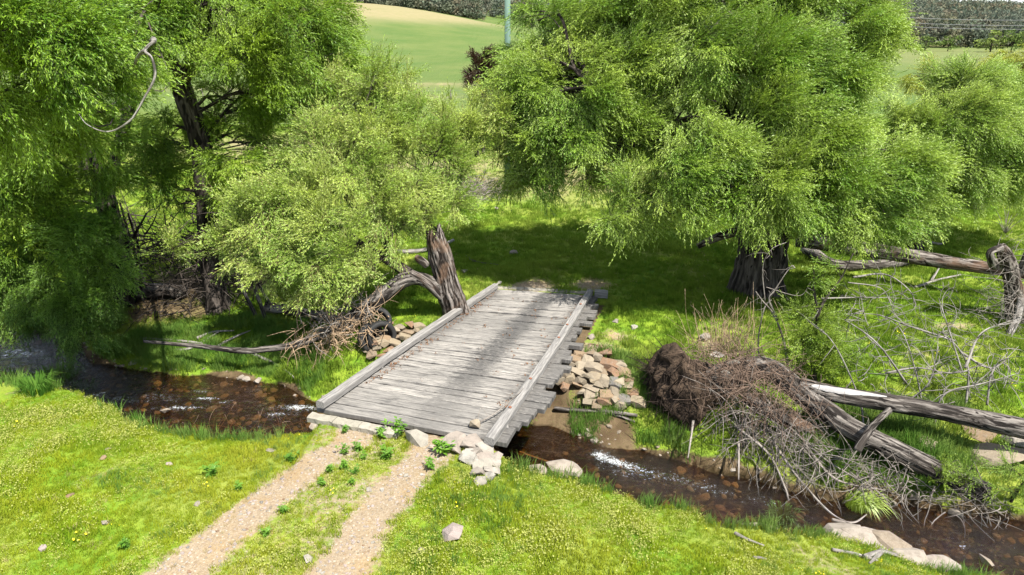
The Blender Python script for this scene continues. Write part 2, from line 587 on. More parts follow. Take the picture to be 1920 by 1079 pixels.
# ground material: living and dry grass, bare earth, wet bank soil, stony bed
t = T('ground')
p = t.pos()
n_big = t.noise(p, .35, 4); n_mid = t.noise(p, 1.7, 5, .65); n_fine = t.noise(p, 22, 4, .7); n_grit = t.noise(p, 60, 3, .7)
g = t.mix(t.ramp(n_mid, .35, .65), (.10, .20, .014), (.20, .28, .024))
g = t.mix(t.math('MULTIPLY', t.ramp(n_big, .42, .62), .6), g, (.26, .27, .06))
g = t.mix(t.math('MULTIPLY', t.ramp(n_fine, .45, .7), .6), g, (.05, .09, .012))
n_pad = t.noise(t.scale(p, (.06, .05, .05)), 1.0, 9, .72)
dryc = t.mix(t.ramp(t.noise(p, .25, 5, .7), .35, .7), (.235, .20, .105), (.20, .185, .085))
yd = t.n('SeparateXYZ', {0: p}).outputs[1]
padd = t.mix(t.ramp(n_pad, .25, .75), (.066, .115, .026), (.115, .145, .042))
g = t.mix(t.ramp(yd, 40, 75), g, padd)
g = t.mix(t.math('MULTIPLY', t.attr('m_dry'), t.ramp(n_pad, .0, .45)), g, dryc)
peb = t.voro(p, 17, 'Color'); pebd = t.voro(p, 17)
dirt = t.mix(t.ramp(n_fine, .3, .7), (.22, .165, .105), (.32, .258, .18))
dirt = t.mix(t.math('MULTIPLY', t.ramp(pebd, .34, .2), t.ramp(peb, .35, .7)), dirt, (.38, .335, .265))
dirt = t.mix(t.math('MULTIPLY', t.ramp(n_mid, .45, .7), .5), dirt, (.27, .18, .075))
md = t.ramp(t.math('ADD', t.attr('m_dirt'), t.math('MULTIPLY', t.math('SUBTRACT', t.noise(p, 9, 5, .75), .5), 1.7)), .22, .74)
c = t.mix(md, g, dirt)
soil = t.mix(t.ramp(n_mid, .3, .7), (.075, .05, .028), (.15, .108, .062))
soil = t.mix(t.math('MULTIPLY', t.ramp(n_fine, .5, .7), .4), soil, (.07, .09, .02))
ms = t.ramp(t.math('ADD', t.attr('m_soil'), t.math('MULTIPLY', t.math('SUBTRACT', n_fine, .5), .8)), .35, .7)
c = t.mix(ms, c, soil)
pw = t.n('VectorMath', {0: p, 1: t.n('TexNoise', {'Scale': 3.0, 'Detail': 4, 'Vector': p}).outputs['Color']}, operation='ADD').outputs[0]
bp = t.voro(pw, 5.5, 'Color'); bd = t.voro(pw, 5.5)
bed = t.mix(t.ramp(bp, .1, .9), (.075, .053, .026), (.135, .10, .052))
bed = t.mix(t.ramp(bd, .25, .6), bed, (.03, .018, .008))
bed = t.mix(t.ramp(t.noise(p, 1.1, 4), .42, .62), bed, (.03, .021, .009))
c = t.mix(t.attr('m_bed'), c, bed)
h = t.math('ADD', t.math('MULTIPLY', n_fine, .7), t.math('MULTIPLY', n_grit, .4))
ground_mat = t.done(t.bsdf(c, .95, t.bump(h, .7, .05), .1))

fm = lambda a: a.ravel()[GF].mean(1)
is_bed = fm(m_bed) > .5
is_dirt = (fm(m_dirt) > .5) & ~is_bed & (GV[GF].mean(1)[:, 1] < 12.5)
A_all = {'m_dirt': m_dirt.ravel(), 'm_bed': m_bed.ravel(), 'm_dry': m_dry.ravel(), 'm_soil': m_soil.ravel()}
def sub_ground(name, sel):
    f = GF[sel]
    used, inv = np.unique(f, return_inverse=True)
    me = mesh_np(name, GV[used], [inv.reshape(-1, 4)], [ground_mat], True, {k: v[used] for k, v in A_all.items()})
    return tag(link(name, me), kind='structure')
sub_ground('ground', ~is_bed & ~is_dirt)
tag(sub_ground('dirt_track', is_dirt), 'two pale stony wheel ruts leading up to the near end of the timber bridge', 'track')
tag(sub_ground('stream_bed', is_bed), 'brown stony bed seen through the shallow creek water', 'stream bed')

# ------------------------------------------------------------------ water
wx = np.arange(-34, 22, .075)
NV = 60
nt, zt, nw, fw = lip_lines(wx)
U = np.linspace(0, 1, NV)[:, None]
WX = np.repeat(wx[None], NV, 0)
WY = (nw - .35)[None] * (1 - U) + (fw + .35)[None] * U
foam = np.zeros_like(WX)
for px, py, rx, ry, k in ((385, 748, .5, .14, .8), (345, 765, .7, .12, .9), (375, 735, .35, .12, .7), (425, 755, .5, .15, .6), (560, 765, .75, .16, 1.0), (520, 778, .5, .15, .7), (480, 800, .7, .2, .4),
                      (440, 770, 1.2, .35, .32), (1128, 856, .28, .2, 1.15), (1150, 866, .4, .2, 1.1), (1180, 876, .55, .22, .9), (1215, 886, .6, .25, .65), (1160, 885, .7, .3, .55),
                      (1250, 895, .9, .3, .6), (1330, 915, 1.0, .35, .5), (1420, 940, 1.2, .3, .42), (1700, 1010, .9, .25, .36), (1800, 1020, 1.1, .25, .34), (60, 660, 1.2, .4, .36), (300, 745, 1.2, .4, .45)):
    c = P(px, py, WL)
    ang = .35
    dx, dy = WX - c[0], WY - c[1]
    if px > 960:
        dx, dy = dx * math.cos(ang) - dy * math.sin(ang), dx * math.sin(ang) + dy * math.cos(ang)
    foam = np.maximum(foam, k * np.exp(-(dx / rx) ** 2 - (dy / ry) ** 2))
fl = WY + .25 * WX
WZ = WL + .022 * (fbm(WX * 2.2, fl * 3.6, 1, 4) - .5) * 2 + foam * .13 * (fbm(WX * 6, WY * 7, 3, 3) - .35)
wi = (np.arange(NV - 1)[:, None] * len(wx) + np.arange(len(wx) - 1)[None]).ravel()
me = mesh_np('water', np.stack([WX, WY, WZ], -1).reshape(-1, 3), [np.stack([wi, wi + 1, wi + 1 + len(wx), wi + len(wx)], 1)], [], True, {'foam': foam.ravel()})
t = T('creek_water')
p = t.pos()
rip = t.noise(t.scale(p, (5, 9, 5)), 1.0, 5, .6, .6)
rip2 = t.noise(t.scale(p, (22, 34, 20)), 1.0, 3, .6)
nor = t.bump(t.math('ADD', rip, t.math('MULTIPLY', rip2, .30)), .8, .09)
fr = t.n('Fresnel', {'IOR': 1.36, 'Normal': nor}).outputs[0]
tr = t.n('BsdfTransparent', {'Color': (.62, .44, .22)}).outputs[0]
gl = t.n('BsdfGlossy', {'Color': (1, 1, 1), 'Roughness': .06, 'Normal': nor}).outputs[0]
w = t.n('MixShader', {0: fr, 1: tr, 2: gl}).outputs[0]
fnz = t.noise(t.scale(p, (7, 10, 8)), 1.0, 6, .75, .8)
fn2 = t.noise(t.scale(p, (26, 34, 26)), 1.0, 4, .7)
fsum = t.math('ADD', t.math('ADD', t.math('MULTIPLY', t.attr('foam'), .52), t.math('MULTIPLY', t.math('SUBTRACT', fnz, .5), 1.1)), t.math('MULTIPLY', t.math('SUBTRACT', fn2, .5), 1.5))
foam_glint = t.math('MULTIPLY', t.ramp(fsum, .36, .62), t.ramp(t.attr('foam'), .06, .3))
foam_glint = t.math('MAXIMUM', foam_glint, t.math('MULTIPLY', t.ramp(t.noise(t.scale(p, (46, 60, 40)), 1.0, 2), .68, .76), t.ramp(t.noise(t.scale(p, (1.1, 2.2, 1)), 1.0, 3), .48, .66)))  # sparse white specks: glints on the ripples painted in with the foam
fo = t.bsdf((.42, .44, .44), .6, nor, .4)
mat_water = t.done(t.n('MixShader', {0: foam_glint, 1: w, 2: fo}).outputs[0])
me.materials.append(mat_water)
tag(link('water', me), 'shallow brown creek with white riffles running under the timber bridge', 'creek', kind='structure')
# ------------------------------------------------------------------ foliage sources
bark_dark = bark_mat('willow_bark', (.035, .028, .023), (.12, .10, .085))
bark_grey = bark_mat('weathered_bark', (.05, .042, .036), (.24, .215, .19))
bark_old = bark_mat('old_split_bark', (.045, .035, .028), (.25, .22, .195), (.16, .10, .065))
wood_pale = bark_mat('bare_silver_wood', (.15, .135, .12), (.32, .30, .275), None, .6)
wood_white = bark_mat('peeled_white_wood', (.27, .26, .25), (.38, .37, .355), None, .5)
twig_red = bark_mat('dead_red_twigs', (.13, .085, .06), (.29, .215, .165))
twig_grey = bark_mat('dead_grey_twigs', (.15, .13, .11), (.38, .34, .30))
twig_tan = bark_mat('dry_tan_stems', (.33, .22, .13), (.52, .40, .27))

def spray_mesh(seed, mats, nsub=8, nl=18, leaf=.105, wid=.020, droop=.2, yellow=.0):
    r = np.random.default_rng(seed)
    V, F, mi = [], [], []
    def leafat(p, d):
        d = nrm(d); L = leaf * r.uniform(.6, 1.15); w = wid * r.uniform(.7, 1.2)
        sd = nrm(np.cross(d, r.normal(size=3) + np.array([.15, -.2, .7])))
        up = np.cross(sd, d)
        k = len(V)
        V.extend([p, p + d * L * .45 + sd * w * .5 - up * L * .03, p + d * L - up * L * .12, p + d * L * .45 - sd * w * .5 - up * L * .03])
        F.append((k, k + 1, k + 2, k + 3)); mi.append(0)
    def stem(path, w):
        for a, b in zip(path[:-1], path[1:]):
            k = len(V)
            sd = nrm(np.cross(b - a, [.3, .2, 1])) * w
            V.extend([a - sd, a + sd, b + sd * .7, b - sd * .7]); F.append((k, k + 1, k + 2, k + 3)); mi.append(1)
    def run(p, d, L, n, dr):
        path = [p]; d = nrm(d)
        for i in range(n):
            d = nrm(d + np.array([0, 0, -dr / n]) + r.normal(0, .07, 3))
            path.append(path[-1] + d * L / n)
        return np.array(path)
    main = run(np.zeros(3), np.array([1, 0, .18]), 1.0, 6, droop * 1.5)
    stem(main, .006)
    for s in range(nsub + 1):
        if s == nsub:
            path = main[2:]
        else:
            f = r.uniform(.05, .85) * 5
            i = int(f); p = main[i] + (main[i + 1] - main[i]) * (f - i)
            a = r.uniform(-.62, .62)
            path = run(p, np.array([math.cos(a), math.sin(a), r.uniform(-.25, .4)]), r.uniform(.4, .75), 6, droop * 1.8)
            stem(path, .0035)
        for q in range(nl):
            f = r.uniform(0, .999) * (len(path) - 1)
            i = int(f); p = path[i] + (path[i + 1] - path[i]) * (f - i)
            tdir = nrm(path[i + 1] - path[i])
            leafat(p, tdir + r.normal(0, .29, 3) + np.array([0, 0, -.05]))
    return mesh_np('leaf_spray', V, [np.array(F)], mats, False, None, mi)

lm_left = leaf_mat('willow_leaf_yellow_green', (.085, .21, .012), (.275, .41, .026), (.29, .40, .07), trans=.27, tcol=(.36, .50, .025))
lm_mid = leaf_mat('willow_leaf_pale', (.185, .34, .035), (.385, .49, .085), (.50, .56, .22), trans=.27, nscale=.7, tcol=(.44, .54, .06))
lm_pale = leaf_mat('willow_leaf_feathery', (.20, .36, .03), (.42, .55, .10), (.54, .62, .28), trans=.27, nscale=.6, tcol=(.42, .5, .06))
lm_right = leaf_mat('willow_leaf_silver_green', (.125, .275, .018), (.34, .46, .06), (.42, .51, .17), trans=.27, nscale=.4, tcol=(.37, .50, .03))
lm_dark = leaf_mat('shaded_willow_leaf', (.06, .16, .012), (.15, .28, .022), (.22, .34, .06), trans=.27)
lm_far = leaf_mat('willow_leaf_lime', (.28, .35, .03), (.45, .48, .05), (.44, .48, .12), trans=.27)
lm_brown = leaf_mat('copper_leaf', (.042, .024, .013), (.085, .05, .027), (.07, .045, .03), trans=.2, tcol=(.14, .07, .03))
lm_bush = leaf_mat('sapling_leaf', (.13, .26, .02), (.28, .39, .04), (.34, .43, .12), trans=.27)

def spray_set(key, lmat, wood, **kw):
    return key, [src('spray_source', spray_mesh(100 + i * 7 + len(key), [lmat, wood], **kw)) for i in range(3)]
S_left = spray_set('left', lm_left, bark_dark, droop=.3)
S_mid = spray_set('mid', lm_mid, twig_tan, droop=.1, leaf=.10, wid=.023)
S_right = spray_set('right', lm_right, bark_dark, droop=.15)
S_pale2 = spray_set('feathery', lm_pale, bark_dark, droop=.15)
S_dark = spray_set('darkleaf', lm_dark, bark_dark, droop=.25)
S_far = spray_set('far', lm_far, bark_dark, droop=.3)
S_brown = spray_set('brown', lm_brown, bark_dark, droop=.1, wid=.05)
S_bush = spray_set('bush', lm_bush, bark_dark, droop=.1, leaf=.09, wid=.028)

WIND = np.array([.55, .05, -.12])

def crown_points(c, r, n, seed, sq=.85, wind=WIND, droop=.35, inner=.5, wk=.55):
    """Leaf sprays gathered in plumes: each plume sweeps outwards from the middle of the lobe, so dark gaps stay between them."""
    q = np.random.default_rng(seed)
    K = int(5 + 3.2 * r * r) if r > .6 else int(4 + 4 * r)
    pd = nrm(q.normal(size=(K, 3)) + np.array([0, -.15, .25]))
    pc = c + pd * r * q.uniform(.5, .95, (K, 1)) * np.array([1, 1, sq])
    pv = nrm(pd * .75 + wind * wk * 1.5 + np.array([0, 0, -droop]) + q.normal(0, .15, (K, 3)))
    ps = q.uniform(.7, 1.2, K)
    k = q.integers(0, K, n)
    e = nrm(q.normal(size=(n, 3))) * q.uniform(0, 1, (n, 1)) ** .45
    rr = min(.55, .24 + .20 * r) * (1 if r > .6 else .8)
    along = (e * pv[k]).sum(1, keepdims=True) * pv[k]
    e = e + along * .7
    p = pc[k] + e * (rr * ps[k])[:, None]
    dirs = nrm(pv[k] * 1.1 + e * .45 + q.normal(0, .16, (n, 3)))
    return p - dirs * .22, dirs, q

def tree(name, label, cat, trunks, lobes, sprays, bark, dens=150, group=None, sides=20, ridge=.05, wind=WIND, droop=.35, limb_r=.09, size=(.55, .95), seed=1, attach_lo=.45, nsub=5, wk=.55, inner=.45, base=None):
    r = np.random.default_rng(seed)
    b = trunks[0][0][:3] if base is None else base
    root = thing(name, b, label, cat, group)
    dense = []
    for k, tr in enumerate(trunks):
        tr = np.asarray(tr, float)
        L = np.linalg.norm(np.diff(tr[:, :3], axis=0), axis=1).sum()
        c = cr(tr, max(12, int(L / .12)))
        mb = MB(); mb.tube(c[:, :3], c[:, 3], sides, ridge, seed + k * 3.1, True, .18)
        mb.build('trunk' if k == 0 or tr[0, 3] > .15 else 'limb', bark, root)
        dense.append(c)
    al = np.vstack([c[int(len(c) * attach_lo):] for c in dense])
    PT, DR, SC = [], [], []
    tw = MB()
    for k, lb in enumerate(lobes):
        px, py, Y, rp = lb[:4]
        dn = lb[4] if len(lb) > 4 else 1.0
        c = D(px, py, Y)
        rad = .9 * rp * Y / (CP - (py - 539.5) / FPX * SP) / FPX
        # limb from the nearest suitable point of the trunk out to the lobe
        dist = np.linalg.norm(al[:, :3] - c, axis=1) + 1.2 * np.maximum(al[:, 2] - c[2] + .3, 0)
        j = int(np.argmin(dist)); a = al[j]
        ln = np.linalg.norm(c - a[:3])
        mid = a[:3] * .5 + c * .5 + r.normal(0, .1, 3) * ln + np.array([0, 0, .12 * ln])
        r0 = min(a[3] * .62, limb_r * (.7 + .25 * rad))
        path = cr(np.array([a[:3], a[:3] * .78 + mid * .22 + r.normal(0, .03, 3) * ln, mid, c]), max(6, int(ln / .18)))
        mb = MB(); mb.tube(path, np.linspace(r0, r0 * .35, len(path)), 8, .03, seed + k, True, .1)
        mb.build('limb', bark, root)
        for q in range(nsub + int(rad * 1.5)):
            s0 = path[int(r.uniform(.45, .99) * (len(path) - 1))]
            e = c + nrm(r.normal(size=3) + wind * .5) * rad * np.array([.8, .8, .7])
            m2 = s0 * .5 + e * .5 + r.normal(0, .12, 3) * np.linalg.norm(e - s0) + np.array([0, 0, .1])
            pp = cr(np.array([s0, m2, e]), 7)
            tw.tube(pp, np.linspace(r0 * .38, .008, 7), 4)
        n = int(dens * 1.08 * dn * rad ** 2)
        p, d, q = crown_points(c, rad, n, seed * 50 + k, .88, wind, droop, inner, wk)
        gz = terrain(p[:, 0], p[:, 1])
        ok = p[:, 2] > np.maximum(gz, WL) + .35
        PT.append(p[ok]); DR.append(d[ok]); SC.append(q.uniform(size[0], size[1], n)[ok])
    if tw.n:
        tag(tw.build('twigs', bark, root), kind='stuff')
    p = np.vstack(PT); d = np.vstack(DR); s = np.concatenate(SC)
    cro = scatter('crown', p, euler_from_dir(d, r.normal(0, .5, len(p))), s, sprays[0], sprays[1], root)
    tag(cro, kind='stuff')
    return root

def tp(px, py, Y, r):
    return [*D(px, py, Y), r]
def gp(px, py, r, dz=-.15):
    return [*G(px, py, dz), r]

# --- the big old willow on the far bank, right of the bridge
g0 = G(1418, 545)
Yb = g0[1]
tr_a = [[*(g0 + [0, 0, -.25]), .98], [*(g0 + [0, .0, .25]), .80], [*(g0 + [-.02, 0, .9]), .70], [*(g0 + [-.08, .1, 1.7]), .66], tp(1400, 370, Yb + .3, .55), tp(1370, 280, Yb + .6, .42), tp(1330, 170, Yb + .8, .3), tp(1310, 60, Yb + 1, .2)]
tr_b = [[*(g0 + [.35, .1, .7]), .55], tp(1455, 430, Yb + .1, .40), tp(1490, 330, Yb + .2, .30), tp(1530, 210, Yb + .4, .2), tp(1560, 110, Yb + .5, .12)]
tr_c = [tp(1385, 380, Yb + .2, .42), tp(1300, 300, Yb, .28), tp(1190, 220, Yb - .3, .2), tp(1100, 150, Yb - .2, .12)]
lob = [(950, 200, 21.8, 30), (955, 270, 21.8, 30), (968, 335, 21.5, 28), (975, 130, 21.8, 22), (985, 100, 23, 38), (1015, 30, 24, 40), (958, 180, 22.5, 34), (965, 250, 22, 36), (975, 310, 21.5, 34), (1690, 420, 19.2, 30), (1040, 90, 22, 90), (1120, 40, 22.5, 100), (1230, 10, 22, 105), (1350, -10, 22.5, 120), (1470, 0, 22, 110), (1575, 60, 21, 95), (1630, 85, 21, 60),
       (990, 170, 21.5, 62), (1075, 175, 21, 95), (1210, 140, 21, 95), (1330, 110, 20.3, 105), (1450, 130, 20, 100), (1570, 165, 20.2, 85),
       (1015, 265, 21, 62), (1090, 260, 20.4, 78), (1200, 250, 20.5, 80), (1310, 235, 19.3, 85), (1440, 235, 19.2, 95), (1550, 270, 19.4, 90),
       (1000, 335, 20.8, 36), (1100, 330, 20.6, 40, .7), (1195, 375, 19.2, 52), (1150, 412, 19.0, 26), (1270, 330, 18.6, 75), (1360, 330, 18.2, 85), (1290, 395, 18.6, 34), (1470, 350, 18.4, 82),
       (1575, 350, 18.6, 82), (1660, 310, 19, 80), (1640, 385, 18.8, 62), (1530, 400, 18.4, 50), (1700, 350, 19.2, 50), (1390, 385, 18.4, 45), (1600, 425, 18.8, 40),
       (1250, 180, 24, 110, .7), (1420, 160, 24, 120, .7), (1120, 230, 23.5, 90, .7), (1560, 260, 22.5, 90, .7)]
big_willow = tree('willow_tree', 'largest willow with a thick furrowed trunk, spreading silvery crown right of the bridge', 'tree', [tr_a, tr_b, tr_c], lob, S_right, bark_dark,
     dens=330, droop=.12, sides=56, ridge=.10, seed=3, limb_r=.10, group='willows along the creek')
mb = MB()
a = D(1362, 440, Yb - .45); b = D(1308, 462, Yb - .5)
pp = cr(np.array([D(1400, 430, Yb), a, (a + b) / 2 + [0, 0, .03], b]), 16)
mb.tube(pp, np.linspace(.17, .09, 16), 12, .06, 4, True, .2)
mb.build('broken_limb', bark_old, big_willow)

# --- second willow further right, leaning over a thin trunk
g0 = G(1716, 470)
Yb = g0[1]
tr_a = [[*(g0 + [0, 0, -.2]), .30], tp(1722, 440, Yb, .25), tp(1745, 395, Yb - .1, .2), tp(1785, 340, Yb - .1, .16), tp(1820, 250, Yb, .12), tp(1835, 150, Yb, .08)]
tr_b = [tp(1730, 425, Yb, .16), tp(1775, 380, Yb - .3, .12), tp(1850, 310, Yb - .2, .09), tp(1890, 250, Yb, .06)]
lob = [(1700, 310, 24, 46), (1728, 395, 23.4, 32), (1690, 235, 24.6, 40), (1715, 270, 25, 38), (1755, 185, 25, 48), (1815, 172, 25, 52), (1770, 240, 24.4, 65), (1850, 235, 24, 72), (1800, 310, 24, 62), (1740, 310, 24.2, 46), (1880, 310, 24, 50), (1845, 330, 23.6, 42),
       (1910, 250, 25, 60), (1960, 270, 25, 60), (1880, 190, 25, 44), (1790, 365, 24, 30), (1730, 365, 24, 34), (1900, 345, 24, 26)]
tree('willow_tree', 'pale silvery willow leaning right over the pasture behind the long fallen log', 'tree', [tr_a, tr_b], [(a, b, c, d * 1.12) for a, b, c, d in lob], S_pale2, bark_dark, dens=400, seed=5, limb_r=.06, droop=.12, group='willows along the creek', attach_lo=.55, wk=.7)

# --- lime green willow behind it at the right edge
g0 = np.array([21.5, 31.0, 0.0]); g0[2] = terrain(g0[0], g0[1])
tr_a = [[*(g0 + [0, 0, -.2]), .3], [*(g0 + [.1, 0, 2]), .22], [*(g0 + [.3, .2, 4]), .14], [*(g0 + [.3, .3, 5.6]), .08]]
lob = [(1850, 150, 31, 50), (1905, 130, 31, 58), (1960, 130, 31, 70), (1880, 200, 31, 55), (1940, 210, 31, 70), (1790, 155, 32, 26), (1715, 152, 33, 22), (1745, 140, 33, 24)]
tree('willow_tree', 'lime yellow willow crown at the right edge behind the pale willow', 'tree', [tr_a], lob, S_far, bark_dark, dens=230, seed=6, limb_r=.07, group='willows along the creek')

# --- large dark-limbed willow on the left bank, several stems
g0 = G(412, 578)
Yb = g0[1]
tr_a = [[*(g0 + [0, 0, -.25]), .50], [*(g0 + [-.05, 0, .4]), .38], tp(392, 480, Yb + .1, .31), tp(388, 380, Yb + .1, .29), tp(375, 270, Yb, .29), tp(345, 175, Yb - .1, .28), tp(320, 125, Yb - .1, .26), tp(285, 65, Yb, .18), tp(265, -20, Yb, .13)]
tr_b = [tp(340, 150, Yb - .1, .24), tp(368, 100, Yb - .2, .21), tp(385, 55, Yb - .2, .17), tp(382, -20, Yb - .1, .12)]
tr_c = [tp(372, 95, Yb - .2, .13), tp(402, 75, Yb - .4, .10), tp(420, 108, Yb - .6, .04)]
lob = [(340, 20, 19.5, 70), (430, 30, 19.8, 90), (540, 40, 20, 85), (590, 110, 20.5, 52), (470, 110, 19.4, 62), (545, 130, 20, 52), (440, 190, 20.9, 52), (500, 190, 20, 50), (590, 60, 21, 60), (610, 20, 22, 50),
       (300, 50, 18.8, 55), (430, 250, 21.4, 52), (325, 235, 21, 40), (295, 270, 21, 48), (300, 340, 20.5, 40), (460, 365, 20.2, 36), (450, 310, 19.5, 42), (500, 270, 20.5, 32, .7), (370, 330, 21.6, 36, .7), (440, 380, 19.6, 30), (330, 385, 20.5, 32, .6), (520, 330, 21, 30, .7), (395, 20, 21.5, 90, .8), (500, 60, 22.5, 95, .7),
       (560, 220, 22, 40, .6), (580, 320, 22, 34, .6)]
left_willow = tree('willow_tree', 'tall willow with a dark forked trunk standing on the left bank', 'tree', [tr_a, tr_b, tr_c], lob, S_left, bark_dark, dens=225, seed=8, limb_r=.08, group='willows along the creek', attach_lo=.35, droop=.35, wk=.3, sides=28, ridge=.07)

g0 = G(235, 572)
Yb = g0[1]
tr_a = [[*(g0 + [0, 0, -.25]), .42], tp(228, 500, Yb, .34), tp(205, 400, Yb, .31), tp(175, 320, Yb - .2, .28), tp(130, 255, Yb - .4, .24), tp(95, 190, Yb - .5, .18), tp(60, 90, Yb - .6, .12)]
tr_b = [tp(200, 400, Yb, .22), tp(208, 330, Yb + .2, .19), tp(235, 230, Yb + .2, .16), tp(262, 130, Yb, .16), tp(245, 60, Yb - .1, .1)]
tr_c = [tp(170, 320, Yb - .2, .22), tp(90, 330, Yb - .3, .2), tp(20, 300, Yb - .2, .16), tp(-60, 260, Yb, .1)]
lob = [(30, 60, 12.2, 95), (130, 70, 12.8, 95), (205, 90, 13.6, 58), (90, 150, 12.8, 78), (180, 150, 14, 50), (10, 170, 12.6, 75), (225, 150, 15, 34), (130, 215, 17, 56), (30, 260, 17, 70), (110, 290, 17.4, 60), (200, 250, 18.2, 48), (180, 330, 18.6, 42), (30, 350, 17.4, 62), (-60, 200, 13, 100), (-80, 80, 12.5, 110),
       (100, 370, 18.2, 50), (-40, 400, 17.6, 80), (40, 430, 18.2, 52), (250, 40, 18.5, 60), (20, -20, 14, 100, .8), (160, 0, 15, 90, .8), (240, 330, 20, 40, .6)]
tree2 = tree('willow_tree', 'willow with a dark leaning stem and wind-swept yellow-green crown, far left', 'tree', [tr_a, tr_b, tr_c], lob, S_left, bark_dark, dens=235, seed=9, limb_r=.08, group='willows along the creek', attach_lo=.35, droop=.2, wk=.65, sides=24, ridge=.07)
mb = MB()
dd = np.array([D(288, 78, 12.6), D(272, 95, 12.4), D(285, 110, 12.2), D(290, 145, 12.1), D(270, 185, 12.0), D(245, 225, 11.9), D(205, 247, 11.8), D(165, 235, 11.8), D(145, 210, 11.9)])
c = cr(dd, 50); mb.tube(c, np.interp(np.linspace(0, 1, 50), [0, .2, .6, 1], [.026, .023, .018, .007]), 8, .05, 2, True, .25)
c = cr(np.array([dd[1], D(262, 102, 12.5), D(250, 125, 12.8)]), 12); mb.tube(c, np.linspace(.035, .02, 12), 7)
c = cr(np.array([dd[0], D(285, 80, 14.5), D(262, 130, 18.4)]), 12); mb.tube(c, np.linspace(.045, .08, 12), 7)
c = cr(np.array([D(168, 172, 12.9), D(180, 185, 12.7), D(182, 197, 12.6), D(200, 199, 12.6), D(217, 193, 12.6)]), 20); mb.tube(c, np.linspace(.014, .006, 20), 6)
mb.build('dead_branch', wood_pale, tree2)

# --- low leafy willow clump hanging over the water at the far left
g0 = G(120, 625)
Yb = g0[1]
tr_a = [[*(g0 + [0, 0, -.2]), .14], tp(130, 560, Yb, .11), tp(140, 480, Yb, .07), tp(150, 430, Yb, .04)]
lob = [(90, 560, 17.4, 56), (170, 622, 17, 28), (205, 545, 17.6, 34), (30, 500, 17.8, 60), (100, 430, 17.8, 50), (190, 420, 18, 34), (150, 450, 17.6, 52), (185, 500, 17.6, 46), (120, 510, 17.4, 48), (150, 570, 17.3, 52), (130, 610, 17.2, 34), (60, 540, 18, 44), (20, 580, 18.2, 44), (80, 470, 18.4, 48), (10, 490, 18.5, 60), (-50, 560, 18.5, 60), (55, 605, 18, 28), (210, 455, 18, 26), (185, 590, 17.4, 24)]
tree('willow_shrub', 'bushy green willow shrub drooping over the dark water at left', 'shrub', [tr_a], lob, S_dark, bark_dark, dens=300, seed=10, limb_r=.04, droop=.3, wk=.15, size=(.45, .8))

# --- fallen willow beside the bridge: split upright stump, leaning stem, dark limbs, pale wind-blown regrowth
gs = G(858, 598)
Ys = gs[1]
st = [[*(gs + [.03, 0, -.3]), .44], [*(gs + [0, 0, .1]), .39], tp(842, 540, Ys, .35), tp(828, 490, Ys, .315), tp(818, 455, Ys, .27), tp(811, 432, Ys, .20)]
lean = [tp(822, 540, Ys - .1, .20), tp(785, 522, Ys - .25, .20), tp(755, 526, Ys - .4, .21), tp(715, 556, Ys - .7, .22), tp(670, 590, Ys - 1.0, .19), tp(620, 620, Ys - 1.3, .14), tp(560, 645, Ys - 1.7, .10), tp(500, 655, Ys - 1.9, .085), tp(450, 658, Ys - 1.9, .08), tp(380, 650, Ys - 1.6, .065), tp(320, 645, Ys - 1.4, .05), tp(270, 640, Ys - 1.3, .04)]
dk1 = [tp(775, 520, Ys - .2, .19), tp(740, 495, Ys - .1, .17), tp(715, 480, Ys, .15), tp(685, 465, Ys + .1, .12), tp(640, 430, Ys + .2, .09), tp(580, 400, Ys + .2, .06)]
dk2 = [tp(738, 492, Ys - .1, .12), tp(722, 455, Ys, .11), tp(700, 415, Ys + .1, .10), tp(665, 395, Ys + .3, .08), tp(640, 330, Ys + .5, .06), tp(680, 230, Ys + .8, .035)]
dk3 = [tp(700, 445, Ys + .05, .11), tp(690, 450, Ys, .12), tp(730, 440, Ys + .1, .10), tp(770, 400, Ys + .4, .07), tp(800, 330, Ys + .6, .05), tp(830, 260, Ys + .8, .03)]
dk4 = [tp(820, 395, Ys + 2.4, .06), tp(850, 350, Ys + 2.5, .05), tp(885, 305, Ys + 2.6, .035), tp(910, 240, Ys + 2.6, .02)]
lob = [(800, 400, 18.6, 34), (730, 425, 18.2, 36), (848, 385, 19.3, 28), (690, 510, 17.2, 24), (770, 350, 18.8, 40), (930, 215, 20.6, 24), (935, 285, 20.6, 26), (885, 225, 20.8, 30), (840, 235, 20.5, 34), (760, 195, 20.6, 32), (735, 150, 20.8, 24), (455, 400, 17.8, 36), (410, 440, 17.8, 30), (690, 170, 20.5, 48), (640, 215, 20, 58), (720, 210, 20.3, 42), (690, 250, 19.6, 60), (770, 245, 20, 48), (740, 300, 19.2, 60), (810, 290, 19.8, 52), (870, 265, 20.5, 40), (915, 205, 21, 22), (905, 255, 21, 34), (850, 320, 20, 42),
       (610, 290, 19, 55), (560, 310, 19.3, 40), (660, 330, 18.6, 62), (590, 370, 18.2, 58), (520, 390, 18, 52), (700, 375, 18.3, 48), (780, 370, 18.9, 42), (830, 375, 19.5, 26), (760, 415, 18.6, 26),
       (470, 440, 17.6, 48), (540, 450, 17.4, 56), (610, 430, 17.6, 52), (590, 500, 17.1, 42), (650, 480, 17.3, 36), (510, 500, 17.3, 38), (430, 470, 17.8, 32), (620, 540, 17.0, 26), (570, 545, 17.1, 22), (330, 465, 18.4, 24), (670, 420, 17.8, 34), (600, 230, 21, 40, .8), (640, 160, 21.5, 32, .8), (600, 180, 22, 40, .8)]
